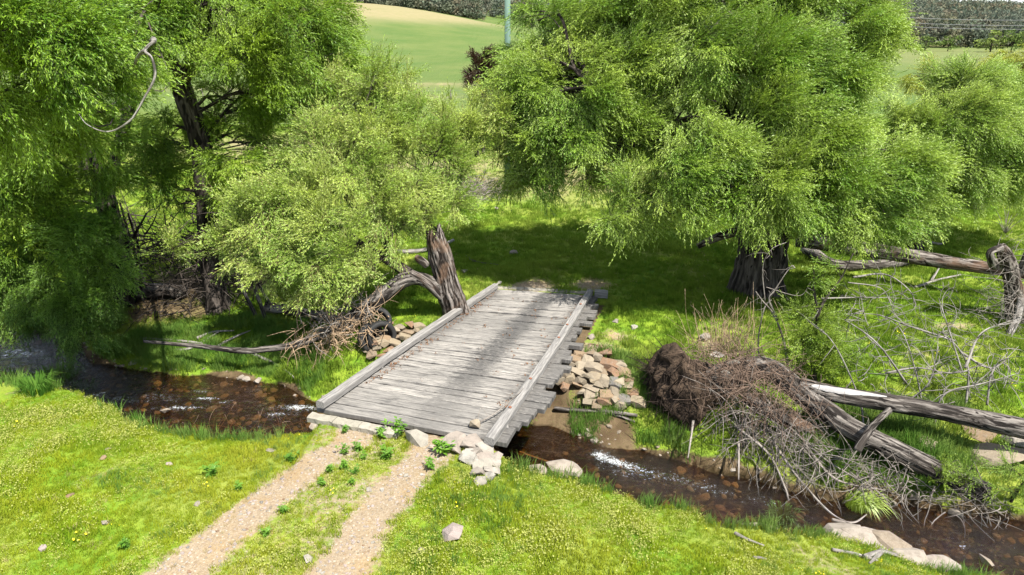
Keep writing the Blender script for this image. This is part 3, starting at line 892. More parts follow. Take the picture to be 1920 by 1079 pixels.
fw_root = tree('fallen_willow', 'half-fallen willow with a split grey stump and pale leafy regrowth beside the bridge', 'tree', [dk2, dk1, dk3, dk4], lob, S_mid, bark_dark, dens=245, seed=12, limb_r=.045, sides=16, ridge=.06, droop=.02, wk=.25, size=(.5, .85), base=gs, attach_lo=.35, wind=np.array([-.25, .0, .35]))
mb = MB(); c = cr(np.array(st), 60); mb.tube(c[:, :3], c[:, 3], 60, .22, 21, False, .25)
# jagged splintered top
V = mb.V[0].reshape(60, 60, 3)
for k in range(10):
    V[59 - k] += np.array([0, 0, 1]) * ((fbm(np.arange(60) * .55, np.zeros(60), 7.7, 3) - .42) * .75 * (1 - k / 10))[:, None]
mb.V[0] = V.reshape(-1, 3)
mb.build('stump', bark_old, fw_root)
mb = MB(); c = cr(np.array(lean), 120); mb.tube(c[:, :3], c[:, 3], 28, .10, 22, True, .2)
mb.build('leaning_stem', bark_grey, fw_root)
mb = MB(); c = cr(np.array([tp(800, 498, Ys - .2, .1), tp(785, 485, Ys - .35, .1), tp(778, 483, Ys - .5, .02)]), 12); mb.tube(c[:, :3], c[:, 3], 8, .3, 4)
c = cr(np.array([tp(838, 565, Ys - .1, .16), tp(800, 530, Ys - .3, .13), tp(770, 512, Ys - .4, .10)]), 20); mb.tube(c[:, :3], c[:, 3], 14, .2, 5)
mb.build('splinter', bark_old, fw_root)
mb = MB()
for pts in ([(265, 640), (300, 642), (360, 647), (400, 655), (455, 668)], [(370, 640), (400, 628), (440, 625)], [(410, 655), (435, 640), (470, 625)], [(455, 660), (520, 690), (560, 720)]):
    pp = np.array([G(x, y, .09) for x, y in pts]); c = cr(pp, 24); mb.tube(c, np.linspace(.055, .02, 24), 7, 0, 3, True, .25)
o = mb.build('fallen_branch', wood_pale); tag(o, 'bare grey fallen branch lying on the grass shelf by the left water', 'branch')

# --- dark tangle under the left willows: dead trunks, roots, twigs
mb = MB(); r = np.random.default_rng(33)
for k in range(640):
    q = G(r.uniform(190, 480), r.uniform(470, 600))
    d = nrm(r.normal(size=3) * [1, .7, .8] + [0, 0, .4])
    tpth = twig(q + [0, 0, r.uniform(0, 2.0)], d, r.uniform(.6, 2.2), 8, .28, .25, r)
    tpth[:, 2] = np.maximum(tpth[:, 2], terrain(tpth[:, 0], tpth[:, 1]) + .03)
    mb.tube(tpth, np.linspace(r.uniform(.008, .03), .005, 8), 4)
tag(mb.build('dead_brushwood', bark_dark), 'dark tangle of dead brushwood under the left willows', 'brushwood', kind='stuff')
for pts, rad, lab in (([(245, 560), (290, 558), (345, 560)], .27, 'dark hollow fallen trunk lying in shade behind the forked willow'),
                      ([(500, 585), (545, 590), (590, 600), (640, 610)], .17, 'short bark-covered log lying under the fallen willow by the left bank')):
    pp = np.array([G(x, y, rad * .8) for x, y in pts]); mb = MB(); c = cr(pp, 40); mb.tube(c, rad * np.linspace(1.1, .9, 40), 24, .10, 8, True, .2)
    tag(mb.build('fallen_log', bark_grey), lab, 'log')
mb = MB()
for a, b, c_ in (((500, 600), (470, 520), (440, 440)), ((480, 590), (450, 530), (430, 470)), ((262, 560), (262, 480), (240, 400)), ((520, 590), (500, 560), (465, 500)), ((280, 560), (250, 470), (225, 380)), ((215, 570), (240, 470), (275, 400))):
    g = G(*a); c = cr(np.array([g - [0, 0, .1], D(*b, g[1] + .1), D(*c_, g[1] + .2)]), 20)
    mb.tube(c, np.linspace(.07, .03, 20), 8, .05, 3, True, .2)
tag(mb.build('dead_stems', bark_grey), 'dead upright willow stems leaning in the shade of the left bank', 'dead stems', kind='stuff')
# ------------------------------------------------------------------ bridge
t = T('weathered_deck_timber')
du, ds, rn = t.attr('du'), t.attr('ds'), t.rnd()
cv = t.n('CombineXYZ', {0: t.math('MULTIPLY', du, 3.6), 1: t.math('MULTIPLY', ds, 9.2), 2: t.math('MULTIPLY', rn, 40)}).outputs[0]
grain = t.noise(t.scale(cv, (1.6, 46, 1)), 1.0, 6, .7)
gr2 = t.noise(t.scale(cv, (5, 130, 1)), 1.0, 3, .6)
blotch = t.noise(t.scale(cv, (1.5, 2.0, .04)), 1.0, 5, .65)
streak = t.noise(t.scale(cv, (2.2, 13, .3)), 1.0, 5, .7)
# two wheel tracks scoured pale; dark lichen between and beside, plus kerb shadow painted along the right
spk = t.noise(t.scale(cv, (9, 60, 1)), 1.0, 4, .75)
uu = t.math('ADD', t.math('ADD', du, t.math('MULTIPLY', t.math('SUBTRACT', streak, .5), .34)), t.math('MULTIPLY', t.math('SUBTRACT', spk, .5), .30))
cen = t.math('MULTIPLY', t.ramp(uu, .46, .54), t.ramp(uu, .73, .65))
lft = t.math('MULTIPLY', t.ramp(uu, .20, .06), t.ramp(ds, .25, .55))
rgt = t.ramp(uu, .86, .96)
band = t.math('MAXIMUM', t.math('MULTIPLY', cen, t.math('ADD', t.math('MULTIPLY', t.ramp(ds, -.1, .5), .75), .3)), t.math('MAXIMUM', t.math('MULTIPLY', lft, .7), t.math('MULTIPLY', rgt, .75)))
band = t.math('MULTIPLY', band, t.math('ADD', t.math('MULTIPLY', t.math('MULTIPLY', t.ramp(grain, .32, .58), t.ramp(spk, .34, .56)), 1.0), .30), clamp=True)
band = t.math('MAXIMUM', band, t.math('MULTIPLY', t.ramp(streak, .48, .68), .75))
band = t.math('MAXIMUM', band, t.math('MULTIPLY', t.ramp(spk, .6, .75), .6))
pale = t.mix(t.ramp(grain, .36, .62), (.12, .113, .105), (.36, .335, .30))
pale = t.mix(t.math('MULTIPLY', rn, .65), pale, (.15, .142, .13))
dark = t.mix(t.ramp(grain, .35, .7), (.025, .024, .024), (.11, .106, .10))
c = t.mix(band, pale, dark)
c = t.mix(t.math('MULTIPLY', t.ramp(gr2, .58, .7), .6), c, (.06, .055, .05))
c = t.mix(t.math('MULTIPLY', t.ramp(blotch, .62, .75), .3), c, (.12, .10, .08))
deck_mat = t.done(t.bsdf(c, .9, t.bump(t.math('ADD', grain, t.math('MULTIPLY', gr2, .6)), .8, .012), .2))

t = T('grey_beam_timber')
b = t.attr('buv', 'Vector')
gr = t.noise(t.scale(b, (30, 30, 1.6)), 1.0, 6, .7); g2 = t.noise(t.scale(b, (70, 70, 3)), 1.0, 3, .6); bl = t.noise(t.pos(), 2.3, 4)
c = t.mix(t.ramp(gr, .3, .68), (.11, .105, .10), (.285, .27, .25))
c = t.mix(t.math('MULTIPLY', t.ramp(bl, .5, .7), .45), c, (.16, .155, .15))
c = t.mix(t.math('MULTIPLY', t.ramp(g2, .58, .7), .6), c, (.07, .065, .06))
beam_mat = t.done(t.bsdf(c, .9, t.bump(gr, .8, .015), .2))
t = T('rusted_iron')
rust_mat = t.done(t.bsdf(t.mix(t.noise(t.pos(), 40), (.12, .05, .03), (.28, .12, .07)), .8))

bridge = thing('timber_bridge', deck(.5, .5), 'weathered grey timber plank bridge with low kerb beams across the creek', 'bridge')
r = np.random.default_rng(41)
NPL = 32
wd = r.uniform(.82, 1.2, NPL); edges = np.concatenate([[0], np.cumsum(wd) / wd.sum()])
for k in range(NPL):
    s0, s1 = edges[k] + .0017, edges[k + 1] - .0017
    near = 1 - (s0 + s1) / 2
    u0 = -.03 + r.uniform(-.03, .015)
    u1 = 1.055 + r.uniform(.0, .13) * (1.0 if .08 < near < .93 else .6)
    if k == 0: u1 = 1.06
    lift, tilt, th = r.normal(0, .007), r.normal(0, .006), .105 + r.uniform(-.01, .02)
    nU = 14
    us = np.linspace(u0, u1, nU)
    ph = r.uniform(0, 9)
    V, du_, ds_ = [], [], []
    for i, u in enumerate(us):
        wa = .0011 * (fbm(np.array([u * 7 + k * 3.3]), np.array([0.0]), ph)[0] - .5) * 2
        wb = .0011 * (fbm(np.array([u * 7 + k * 5.1]), np.array([4.0]), ph)[0] - .5) * 2
        sag = .010 * math.sin(u * 2.1 + ph) + .004 * r.normal() + lift + tilt * (u - .5)
        a, b_ = deck(s0 + wa, u), deck(s1 + wb, u)
        e = (b_ - a); e = e / np.linalg.norm(e); ch = .013
        up = np.array([0, 0, 1.0])
        a = a + up * sag; b_ = b_ + up * (sag + tilt * .6)
        for q in (a - up * th, a - up * ch, a + e * ch, b_ - e * ch, b_ - up * ch, b_ - up * th):
            V.append(q); du_.append(u); ds_.append((q - L0)[1] / (L1 - L0)[1])
    F = []
    for i in range(nU - 1):
        for j in range(6):
            F.append((i * 6 + j, i * 6 + (j + 1) % 6, (i + 1) * 6 + (j + 1) % 6, (i + 1) * 6 + j))
    ends = np.array([[5, 4, 3, 2, 1, 0], [(nU - 1) * 6 + j for j in range(6)]])
    ds_ = np.interp(np.repeat(us, 6), [0, 1], [0, 0]) * 0 + np.tile([s0, s0, s0 + .001, s1 - .001, s1, s1], nU)
    me = mesh_np('plank', np.array(V), [np.array(F)[:, ::-1], ends[:, ::-1]], [deck_mat], False, {'du': np.array(du_), 'ds': ds_})
    link('plank', me, bridge)

def beam(name, pts, w, h, mat, parent, seed, n=40, jag=.006):
    """A squared, weather-rounded timber following pts (its underside centre line)."""
    q = np.random.default_rng(seed)
    c = cr(np.array(pts), n)
    tg = nrm(np.gradient(c, axis=0)); sd = nrm(np.cross(tg, [0, 0, 1])); up = np.cross(sd, tg)
    prof = np.array([(-.5, .03), (-.5, .8), (-.36, 1.0), (.34, 1.0), (.5, .82), (.5, .05), (.42, 0), (-.42, 0)])
    V = []
    w1 = (fbm(np.arange(n) * .35, np.zeros(n), seed, 3) - .5)
    for i in range(n):
        for (a, b_) in prof:
            V.append(c[i] + sd[i] * (a * w * (1 + .12 * w1[i]) + q.normal(0, jag * .5) + w1[i] * .03) + up[i] * (b_ * h * (1 + .1 * w1[i]) + q.normal(0, jag * .5)))
    i = np.arange(n - 1)[:, None] * 8; j = np.arange(8)[None]; j2 = (j + 1) % 8
    F = np.stack([i + j, i + 8 + j, i + 8 + j2, i + j2], -1).reshape(-1, 4)
    ends = np.array([list(range(8)), [(n - 1) * 8 + 7 - k for k in range(8)]])
    ln = np.linalg.norm(c - c[0], axis=1)
    buv = np.array([[a * w, b_ * h, ln[i]] for i in range(n) for a, b_ in prof])
    return link(name, mesh_np(name, V, [F, ends], [mat], False, {'buv': buv}), parent)
up = np.array([0, 0, 1.0])
kl = [deck(-.005, .012) + up * .035, deck(.3, .005) + up * .05, deck(.7, .012) + up * .045, deck(1.0, .02) + up * .03]
kr = [deck(-.02, .985) + up * .02, deck(.35, 1.0) + up * .04, deck(.7, 1.0) + up * .035, deck(1.0, .99) + up * .03]
beam('kerb_beam', kl, .20, .16, beam_mat, bridge, 1)
kerb_r = beam('kerb_beam', kr, .20, .155, beam_mat, bridge, 2)
for s in (.06, .25, .45, .62, .8, .96):
    for u in (.005, 1.0):
        a = deck(s, u)
        beam('spacer_block', [a - [.0, .09, 0], a, a + [.0, .09, 0]], .16, .05, beam_mat, bridge, int(s * 99), 4)
ck = cr(np.array(kr), 60)
for f in (.12, .27, .52, .62, .83):
    a = ck[int(f * 59)] + up * .17
    mb = MB(); mb.tube([a - up * .01, a + up * .012, a + up * .02], [.035, .035, .02], 8); mb.build('bolt', rust_mat, kerb_r)
for u in (.12, .5, .92):
    a, b_ = deck(-.02, u), deck(.62, u)
    c = cr(np.array([a - up * .30, (a + b_) / 2 - up * .32, b_ - up * .30]), 20)
    mb = MB(); mb.tube(c, .17, 14, .04, u * 9, True, .1); mb.build('girder', bark_grey, bridge)
# beam ends showing at the far right corner
a = deck(.995, 1.04)
beam('corner_log', [a + up * -.04, a + [.18, -.03, -.04], a + [.40, -.05, -.05]], .22, .22, beam_mat, bridge, 9, 8)

# ------------------------------------------------------------------ stones
def stone_mat(name, cols, lich=(.16, .15, .13)):
    t = T(name)
    o = t.obj(); p = t.pos(); rn = t.rnd()
    rp = t.n('ValToRGB', {0: rn}).outputs[0]
    e = rp.node.color_ramp.elements
    while len(e) < len(cols): e.new(.5)
    for k, cc in enumerate(cols):
        e[k].position = k / len(cols); e[k].color = (*cc, 1)
    rp.node.color_ramp.interpolation = 'CONSTANT'
    n1 = t.noise(p, 7, 6, .65); n2 = t.noise(p, 38, 4, .7)
    c = t.mix(t.math('MULTIPLY', t.ramp(n1, .4, .7), .55), rp, lich)
    c = t.mix(t.math('MULTIPLY', t.ramp(n2, .45, .7), .35), c, (.29, .26, .215))
    return t.done(t.bsdf(c, .92, t.bump(t.math('ADD', n1, t.math('MULTIPLY', n2, .5)), .7, .03), .2))
sm_tan = stone_mat('sandstone', [(.235, .19, .125), (.19, .14, .09), (.27, .225, .16), (.18, .105, .06), (.23, .19, .135), (.18, .15, .105), (.13, .125, .115), (.21, .145, .085)], (.15, .12, .09))
sm_pale = stone_mat('pale_stone', [(.29, .26, .22), (.25, .23, .19), (.31, .29, .25), (.22, .19, .16), (.26, .22, .185)], (.12, .11, .095))
sm_shelf = stone_mat('creek_rock', [(.23, .195, .155), (.27, .235, .195), (.21, .17, .125)], (.10, .08, .055))
sm_pink = stone_mat('pink_stone', [(.27, .22, .20), (.25, .21, .19)], (.22, .19, .17))
conc = stone_mat('old_concrete', [(.27, .25, .20), (.30, .275, .225)], (.15, .135, .105))
ROCKS = [hull_rock(s, 16, .75, 5.5) for s in range(10)]
SLABS = [hull_rock(30 + s, 15, .6, 7.0) for s in range(8)]
FLATS = [hull_rock(50 + s, 24, .5, 3.0) for s in range(5)]
ROUND = [hull_rock(80 + s, 30, .7, 2.3) for s in range(5)]
_rk = {}
def rock(name, loc, size, mat, parent=None, shapes=ROCKS, rot=None, q=None, i=None):
    i = int(q.integers(len(shapes))) if i is None else i
    key = (id(shapes), i, mat.name)
    if key not in _rk:
        me = shapes[i].copy(); me.materials.append(mat); me.name = 'rock'; _rk[key] = me
    o = link(name, _rk[key], None)
    o.scale = [float(x) for x in size]
    o.rotation_euler = rot if rot is not None else (q.normal(0, .18), q.normal(0, .18), q.uniform(0, 6.28))
    if parent is not None:
        o.parent = parent
        o.location = [float(a) - float(b) for a, b in zip(loc, parent.location)]
    else:
        o.location = [float(x) for x in loc]
    return o

q = np.random.default_rng(55)
# stacked rubble abutment on the far bank, right of the deck
ab = G(1125, 720)
wall = thing('stone_abutment', ab, 'rubble wall of tan and orange stones under the right side of the deck', 'stone wall')
poly_px = [(1038, 690), (1075, 660), (1110, 648), (1150, 672), (1190, 705), (1198, 765), (1130, 772), (1060, 745)]
def inside(px, py, pg):
    c = False
    for (x1, y1), (x2, y2) in zip(pg, pg[1:] + pg[:1]):
        if (y1 > py) != (y2 > py) and px < (x2 - x1) * (py - y1) / (y2 - y1) + x1:
            c = not c
    return c
zt_, zb_ = -.42, -1.5
row = 0
for py in np.arange(770, 644, -12.5):
    row += 1
    for px in np.arange(1030 + (row % 2) * 12, 1205, 24.0):
        x, y = px + q.normal(0, 4), py + q.normal(0, 3)
        if not inside(x, y, poly_px):
            continue
        c = G(x, y, .09)
        rock('stone', c, (q.uniform(.28, .56), q.uniform(.28, .44), q.uniform(.24, .42)), sm_tan, wall, SLABS, q=q, rot=(q.normal(.25, .15), q.normal(0, .15), q.normal(-.3, .35)))
# left far abutment
ab = G(750, 650)
wall2 = thing('stone_abutment', ab, 'low wall of orange and brown stones by the tyres, left of the deck', 'stone wall')
row = 0
for py in np.arange(674, 610, -11.0):
    row += 1
    for px in np.arange(688 + (row % 2) * 14, 812, 20.0):
        x, y = px + q.normal(0, 3), py + q.normal(0, 2)
        if x - 720 > (690 - y) * 1.5 + 15 or (x < 720 and y < 635):
            continue
        c = G(x, y, .14)
        rock('stone', c, (q.uniform(.24, .44), q.uniform(.24, .36), q.uniform(.2, .32)), sm_tan, wall2, SLABS, q=q, rot=(q.normal(.2, .15), q.normal(0, .15), q.normal(.3, .35)))
# near end: pale concrete sill and piled pale stones at the right corner
sill = thing('bridge_sill', deck(-.02, .2), 'pale broken concrete sill along the near edge of the deck', 'sill')
for (u0, u1) in ((-.02, .13), (.135, .28), (.285, .40), (.405, .50)):
    a, b_ = deck(-.022, u0), deck(-.022, u1)
    n_ = 8
    c = np.linspace(a, b_, n_) + [0, -.05, -.15]
    beam('sill_block', c, .24, .13, conc, sill, int(u0 * 100) + 40, n_, .012)
far_sill = thing('bridge_sill', deck(1.02, .5), 'thin pale sill across the far end of the deck', 'sill')
for (u0, u1) in ((.03, .3), (.31, .62), (.63, .97)):
    a, b_ = deck(1.014, u0), deck(1.014, u1)
    beam('sill_block', np.linspace(a, b_, 6) + [0, .06, -.10], .22, .13, conc, far_sill, int(u0 * 90) + 4, 6, .012)
pile = thing('stone_pile', G(905, 862), 'pile of pale stones against the near right corner of the bridge', 'stone pile')
for px, py, z, s in ((885, 818, -.02, .55), (860, 826, -.02, .45), (905, 826, -.04, .5), (880, 842, -.1, .42), (905, 843, -.14, .40), (925, 850, -.25, .36), (890, 856, -.18, .40), (912, 862, -.26, .45), (928, 872, -.4, .36), (885, 872, -.22, .34),
                     (905, 880, -.34, .44), (922, 890, -.44, .40), (912, 896, -.5, .3), (895, 892, -.36, .3), (932, 862, -.5, .3), (870, 840, -.06, .3), (918, 832, -.1, .3), (900, 908, -.4, .26)):
    g_ = P(px, py + 14, -.02) if py < 850 and px < 915 else G(px, py, .07)
    rock('stone', g_, (s * q.uniform(.8, 1.15), s * q.uniform(.7, .95), s * q.uniform(.5, .75)), sm_pale, pile, q=q)
for px, py, s, lab, m, dz, nm in (
        (780, 812, (.62, .5, .36), 'largest pale flat-topped rock at the middle of the near sill', sm_pale, -.02, 'rock'),
        (855, 820, (.5, .42, .3), 'pale angular rock between the flat rock and the stone pile', sm_pale, -.04, 'rock'),
        (602, 797, (.5, .42, .46), 'grey pitted rock at the left end of the near sill', sm_shelf, -.02, 'rock'),
        (850, 1003, (.42, .34, .34), 'pinkish grey rock sitting alone in the foreground grass', sm_pink, .05, 'rock'),
        (507, 846, (.22, .16, .10), 'small flat white rock in the grass left of the wheel ruts', sm_pale, .02, 'rock'),
        (577, 1052, (.21, .17, .12), 'pale rock at the bottom edge between the two wheel ruts', sm_pale, .02, 'rock'),
        (318, 872, (.14, .11, .09), 'small pale rock in grass below the brown riffles', sm_pink, .02, 'rock'),
        (204, 842, (.17, .13, .09), 'small tan rock in yellowish grass at left, upper one', sm_tan, .02, 'rock'),
        (193, 861, (.16, .11, .08), 'small tan rock in yellowish grass at left, lower one', sm_tan, .02, 'rock'),
        (131, 930, (.17, .11, .08), 'low tan rock in grass far left, halfway down the lawn', sm_tan, .01, 'rock'),
        (80, 1030, (.16, .13, .10), 'grey rock in the grass at the bottom left corner', sm_pink, .02, 'rock'),
        (370, 946, (.15, .10, .09), 'small grey rock beside the left wheel rut', sm_pale, .01, 'rock'),
        (200, 981, (.15, .12, .08), 'dull grey rock in lush green grass, lower left', sm_pink, .01, 'rock'),
        (787, 1036, (.22, .16, .06), 'flat grey stone half sunk in grass left of the pinkish rock', sm_shelf, .0, 'rock'),
        (692, 920, (.12, .10, .08), 'small white pebble on the right wheel rut, left of a pair', sm_pale, .02, 'pebble'),
        (716, 921, (.11, .09, .08), 'small white pebble on the right wheel rut, right of a pair', sm_pale, .02, 'pebble'),
        (761, 893, (.10, .08, .07), 'single small pale pebble near the top of the right rut', sm_pale, .02, 'pebble'),
        (963, 478, (.38, .30, .30), 'brown rock in the shaded meadow beyond the bridge', sm_shelf, .05, 'rock'),
        (931, 394, (.26, .2, .2), 'pinkish rock in the sunny meadow beyond the shade', sm_pink, .05, 'rock'),
        (872, 510, (.32, .22, .16), 'flat pale stone in grass right of the split stump', sm_pale, .03, 'rock'),
        (1108, 635, (.26, .22, .18), 'white stone in grass above the rubble wall', sm_pale, .04, 'rock'),
        (1155, 603, (.28, .22, .12), 'flat grey stone in the grass right of the deck', sm_pale, .02, 'rock'),
        (1188, 615, (.3, .24, .14), 'pale flat stone on bare earth right of the deck', sm_pale, .02, 'rock'),
        (1320, 636, (.42, .3, .24), 'white rock behind the root plate of the uprooted tree', sm_pale, .06, 'rock'),
        (1848, 1051, (.30, .2, .16), 'pale rock standing in the creek at bottom right', sm_shelf, .04, 'rock'),
        (1790, 965, (.26, .2, .2), 'grey wet rock at the water edge under the leafy log', sm_shelf, .04, 'rock'),
        (936, 536, (.34, .24, .2), 'pale rock at the far left corner of the deck', sm_pale, .08, 'rock'),
        (484, 716, (.3, .22, .18), 'wet pale rock at the edge of the left water', sm_shelf, .05, 'rock'),
        (310, 770, (.26, .18, .14), 'brown rock breaking the left riffles', sm_shelf, .04, 'rock'),
        (1060, 878, (.9, .55, .34), 'broad flat boulder beside the rapid right of the bridge', sm_shelf, .10, 'boulder'),
        (1010, 884, (.6, .45, .3), 'small flat boulder tucked behind grass at the creek bend', sm_shelf, .08, 'boulder'),
        (1050, 896, (.55, .35, .22), 'low boulder in front of the broad flat boulder', sm_shelf, .06, 'boulder'),
        (1830, 805, (1.0, .7, .4), 'brown slab wedged beneath the white-patched log', sm_tan, .05, 'boulder'),
        (1860, 858, (1.5, .9, .4), 'large tan slab on the right bank below the logs', sm_tan, .08, 'boulder'),
        (1735, 838, (.5, .4, .35), 'tan broken rock on the bank between the two logs', sm_tan, .05, 'boulder'),
        (1910, 835, (.8, .6, .4), 'pale slab at the right edge above the water', sm_pale, .08, 'boulder')):
    p = G(px, py, dz) if not (815 > py > 805 or (px, py) == (855, 820)) else P(px, py + 8, dz)
    if p[2] < WL: p = P(px, py, WL + .05)
    sh = FLATS if s[2] < .5 * s[1] or nm == 'boulder' else ROCKS
    o = rock(nm, p, (s[0], s[1], s[2] * (1.7 if sh is FLATS else 1.0)), m, None, sh, q=q)
    tag(o, label=lab, cat='rock', group='loose rocks about the creek and track')
rs = [((1585, 998), (.9, .6, .5), 'flat pale shelf rock at the bank end nearest the grass tussock'), ((1630, 1010), (1.0, .55, .5), 'long pale shelf rock in the middle of the shelf, lower bank'),
      ((1670, 1018), (.8, .6, .5), 'pale shelf rock with a hollow beside the driftwood'), ((1700, 1040), (.9, .6, .45), 'lowest pale shelf rock above the bottom right grass'), ((1640, 1030), (.8, .5, .4), 'sunken shelf rock behind the forked driftwood'),
      ((1760, 1058), (.8, .45, .4), 'small shelf rock nearest the bottom edge by the water'), ((1425, 992), (.7, .3, .3), 'thin pale rock edging the grass left of the tussock')]
for (px, py), s, lab in rs:
    p = P(px, py, -.95 if px > 1500 else -.5); p[2] = max(p[2], float(terrain(p[0], p[1])) + .02)
    tag(rock('rock', p, s, sm_shelf, None, FLATS, q=q, rot=(q.normal(0, .06), q.normal(0, .06), q.uniform(-.6, .2))), lab, 'rock', 'loose rocks about the creek and track')
tag(rock('rock', deck(.035, .86) + [0, 0, .11], (.24, .22, .27), sm_tan, None, ROCKS, q=q, i=3), 'tan rock resting on the deck planks beside the right kerb', 'rock')

# ------------------------------------------------------------------ tyres
t = T('black_rubber')
rub = t.done(t.bsdf(t.mix(t.noise(t.pos(), 9), (.012, .012, .012), (.03, .029, .027)), .7, None, .3))
def tyre(loc, rot, lab):
    R0_, prof = .33, []
    for a in np.linspace(0, 2 * np.pi, 16, endpoint=False):
        prof.append((.105 * math.copysign(abs(math.cos(a)) ** .7, math.cos(a)), .10 * math.copysign(abs(math.sin(a)) ** .6, math.sin(a))))
    prof = prof[:11] + [(-.075, -.06), (-.07, -.01), (.07, -.01), (.075, -.06)]
    n, m = 36, len(prof)
    V = [((R0_ + b_) * math.cos(th), (R0_ + b_) * math.sin(th), a) for th in np.linspace(0, 2 * np.pi, n, endpoint=False) for a, b_ in prof]
    F = [(i * m + j, i * m + (j + 1) % m, ((i + 1) % n) * m + (j + 1) % m, ((i + 1) % n) * m + j) for i in range(n) for j in range(m)]
    o = link('tyre', mesh_np('tyre', V, [np.array(F)], [rub], True), None, loc)
    o.rotation_euler = rot
    return tag(o, lab, 'tyre', 'old tyres by the bridge abutment')
tyre(G(716, 648, .28), (R(80), R(8), R(28)), 'black tyre standing on edge against the left stone wall')
tyre(G(698, 650, .25), (R(72), R(-6), R(55)), 'black tyre leaning behind the front tyre in the twigs')
tyre(G(708, 622, .30), (R(58), R(4), R(10)), 'black tyre leaning in shade above the other two')

# ------------------------------------------------------------------ uprooted tree on the right bank: root plate, two trunks, dead twigs
base = P(1240, 808, WL + .1)
rp_c = base + np.array([.30, .40, .78])
up_root = thing('uprooted_tree', base, 'uprooted dead tree with a dark earthy root plate and tangled twigs in the creek', 'fallen tree')
t = T('root_earth')
n1 = t.noise(t.pos(), 6, 6, .7)
earth = t.done(t.bsdf(t.mix(t.ramp(n1, .3, .7), (.022, .016, .012), (.10, .07, .048)), .95, t.bump(n1, 1, .1), .1))
nrm_r = nrm(np.array([-.88, -.28, .04])); e1 = nrm(np.cross(nrm_r, [0, 0, 1])); e2 = np.cross(e1, nrm_r)
V, NR, NA = [], 18, 72
for i in range(NR):
    for j in range(NA):
        a = j / NA * 2 * math.pi; f = i / (NR - 1)
        rad = 1.15 * f * (1 + .16 * (fbm(np.array([math.cos(a) * 1.7]), np.array([math.sin(a) * 1.7]), 3.0, 3)[0] - .5) * 2)
        bul = .50 * (1 - f ** 2) + .26 * (fbm(np.array([math.cos(a) * f * 5]), np.array([math.sin(a) * f * 5]), 6.0, 5)[0] - .5) * 2
        V.append(rp_c + e1 * rad * math.cos(a) * .92 + e2 * rad * math.sin(a) + nrm_r * bul)
for j in range(NA):       # back rim, giving the plate its thickness
    a = j / NA * 2 * math.pi
    V.append(rp_c + (e1 * math.cos(a) + e2 * math.sin(a)) * .8 - nrm_r * .45)
F = [(i * NA + j, i * NA + (j + 1) % NA, (i + 1) * NA + (j + 1) % NA, (i + 1) * NA + j) for i in range(NR) for j in range(NA)]
V.append(rp_c - nrm_r * .6)
Tt = [(NR * NA + (j + 1) % NA, NR * NA + j, len(V) - 1)[::-1] for j in range(NA)]
link('root_plate', mesh_np('root_plate', V, [np.array(F), np.array(Tt)], [earth], True), up_root)
em = hull_rock(62, 60, 1.0, 2.2); em.materials.append(earth)
eo = link('earth_clod', em, None); eo.parent = up_root; eo.scale = (1.9, 1.7, 1.8); eo.rotation_euler = (.2, .3, .4); eo.location = [float(x) for x in rp_c + np.array([.55, .15, -.1]) - base]
mb = MB(); r = np.random.default_rng(61)
for k in range(60):
    a = r.uniform(0, 6.28); f = r.uniform(.1, .95)
    p0 = rp_c + (e1 * math.cos(a) * .95 + e2 * math.sin(a)) * f * 1.0 + nrm_r * (.25 * (1 - f * f))
    d = nrm((e1 * math.cos(a) + e2 * math.sin(a)) * r.uniform(.2, 1.2) + nrm_r * r.uniform(.0, .6) + r.normal(0, .3, 3))
    tpth = twig(p0, d, r.uniform(.3, .9), 8, .25, .25, r)
    tpth[:, 2] = np.maximum(tpth[:, 2], WL + .02)
    mb.tube(tpth, np.linspace(r.uniform(.010, .026), .004, 8), 5)
for k in range(260):
    a = r.uniform(0, 6.28); f = math.sqrt(r.uniform(.0, 1)); u_ = e1 * math.cos(a) * .92 + e2 * math.sin(a)
    p0 = rp_c + u_ * f * 1.08 + nrm_r * (.50 * (1 - f * f) + .08)
    w = twig(p0, r.normal(size=3) + u_ * .8 + np.array([0, 0, -.5]), r.uniform(.3, .8), 8, .35, .3, r)
    w[:, 2] = np.maximum(w[:, 2], WL + .02); mb.tube(w, np.linspace(r.uniform(.005, .012), .003, 8), 3)
tag(mb.build('roots', bark_mat('root_fibre', (.02, .014, .011), (.075, .055, .042)), up_root), kind='stuff')
# main trunk running down the bank to the right
tk = np.array([[*(rp_c - nrm_r * .2), .42], [*(P(1425, 690, .05)), .27], [*P(1500, 735, -.15), .24], [*P(1590, 800, -.45), .23], [*P(1680, 845, -.75), .22], [*P(1760, 885, -1.0), .20], [*P(1850, 925, -1.2), .20]])
c = cr(tk, 90); mb = MB(); mb.tube(c[:, :3], c[:, 3], 40, .10, 71, True, .12); mb.build('trunk', bark_grey, up_root)
main_log = c
tk = np.array([tp(1640, 770, D(1600, 790, 13.2)[1], .06), tp(1655, 765, 13.5, .09), [*P(1630, 800, -.1), .10], [*P(1605, 840, -.35), .11]])
c = cr(np.array([[*P(1668, 768, .2), .06], [*P(1640, 795, .05), .07], [*P(1618, 825, -.2), .08], [*P(1606, 845, -.4), .09]]), 16)
mb = MB(); mb.tube(c[:, :3], c[:, 3], 14, .12, 72, True, .2); mb.build('branch', bark_grey, up_root)
c = cr(np.array([[*P(1395, 745, -.3), .13], [*P(1480, 790, -.6), .15], [*P(1560, 815, -.9), .13]]), 30)
mb = MB(); mb.tube(c[:, :3], c[:, 3], 16, .15, 73, True, .2); mb.build('split_wood', bark_old, up_root)
for (x, y, z, s) in ((1345, 665, .35, .3), (1375, 680, .30, .26), (1360, 700, .1, .22)):
    rock('rock', P(x, y, z), (s * 1.3, s, s * .7), sm_pale, up_root, FLATS, q=q)
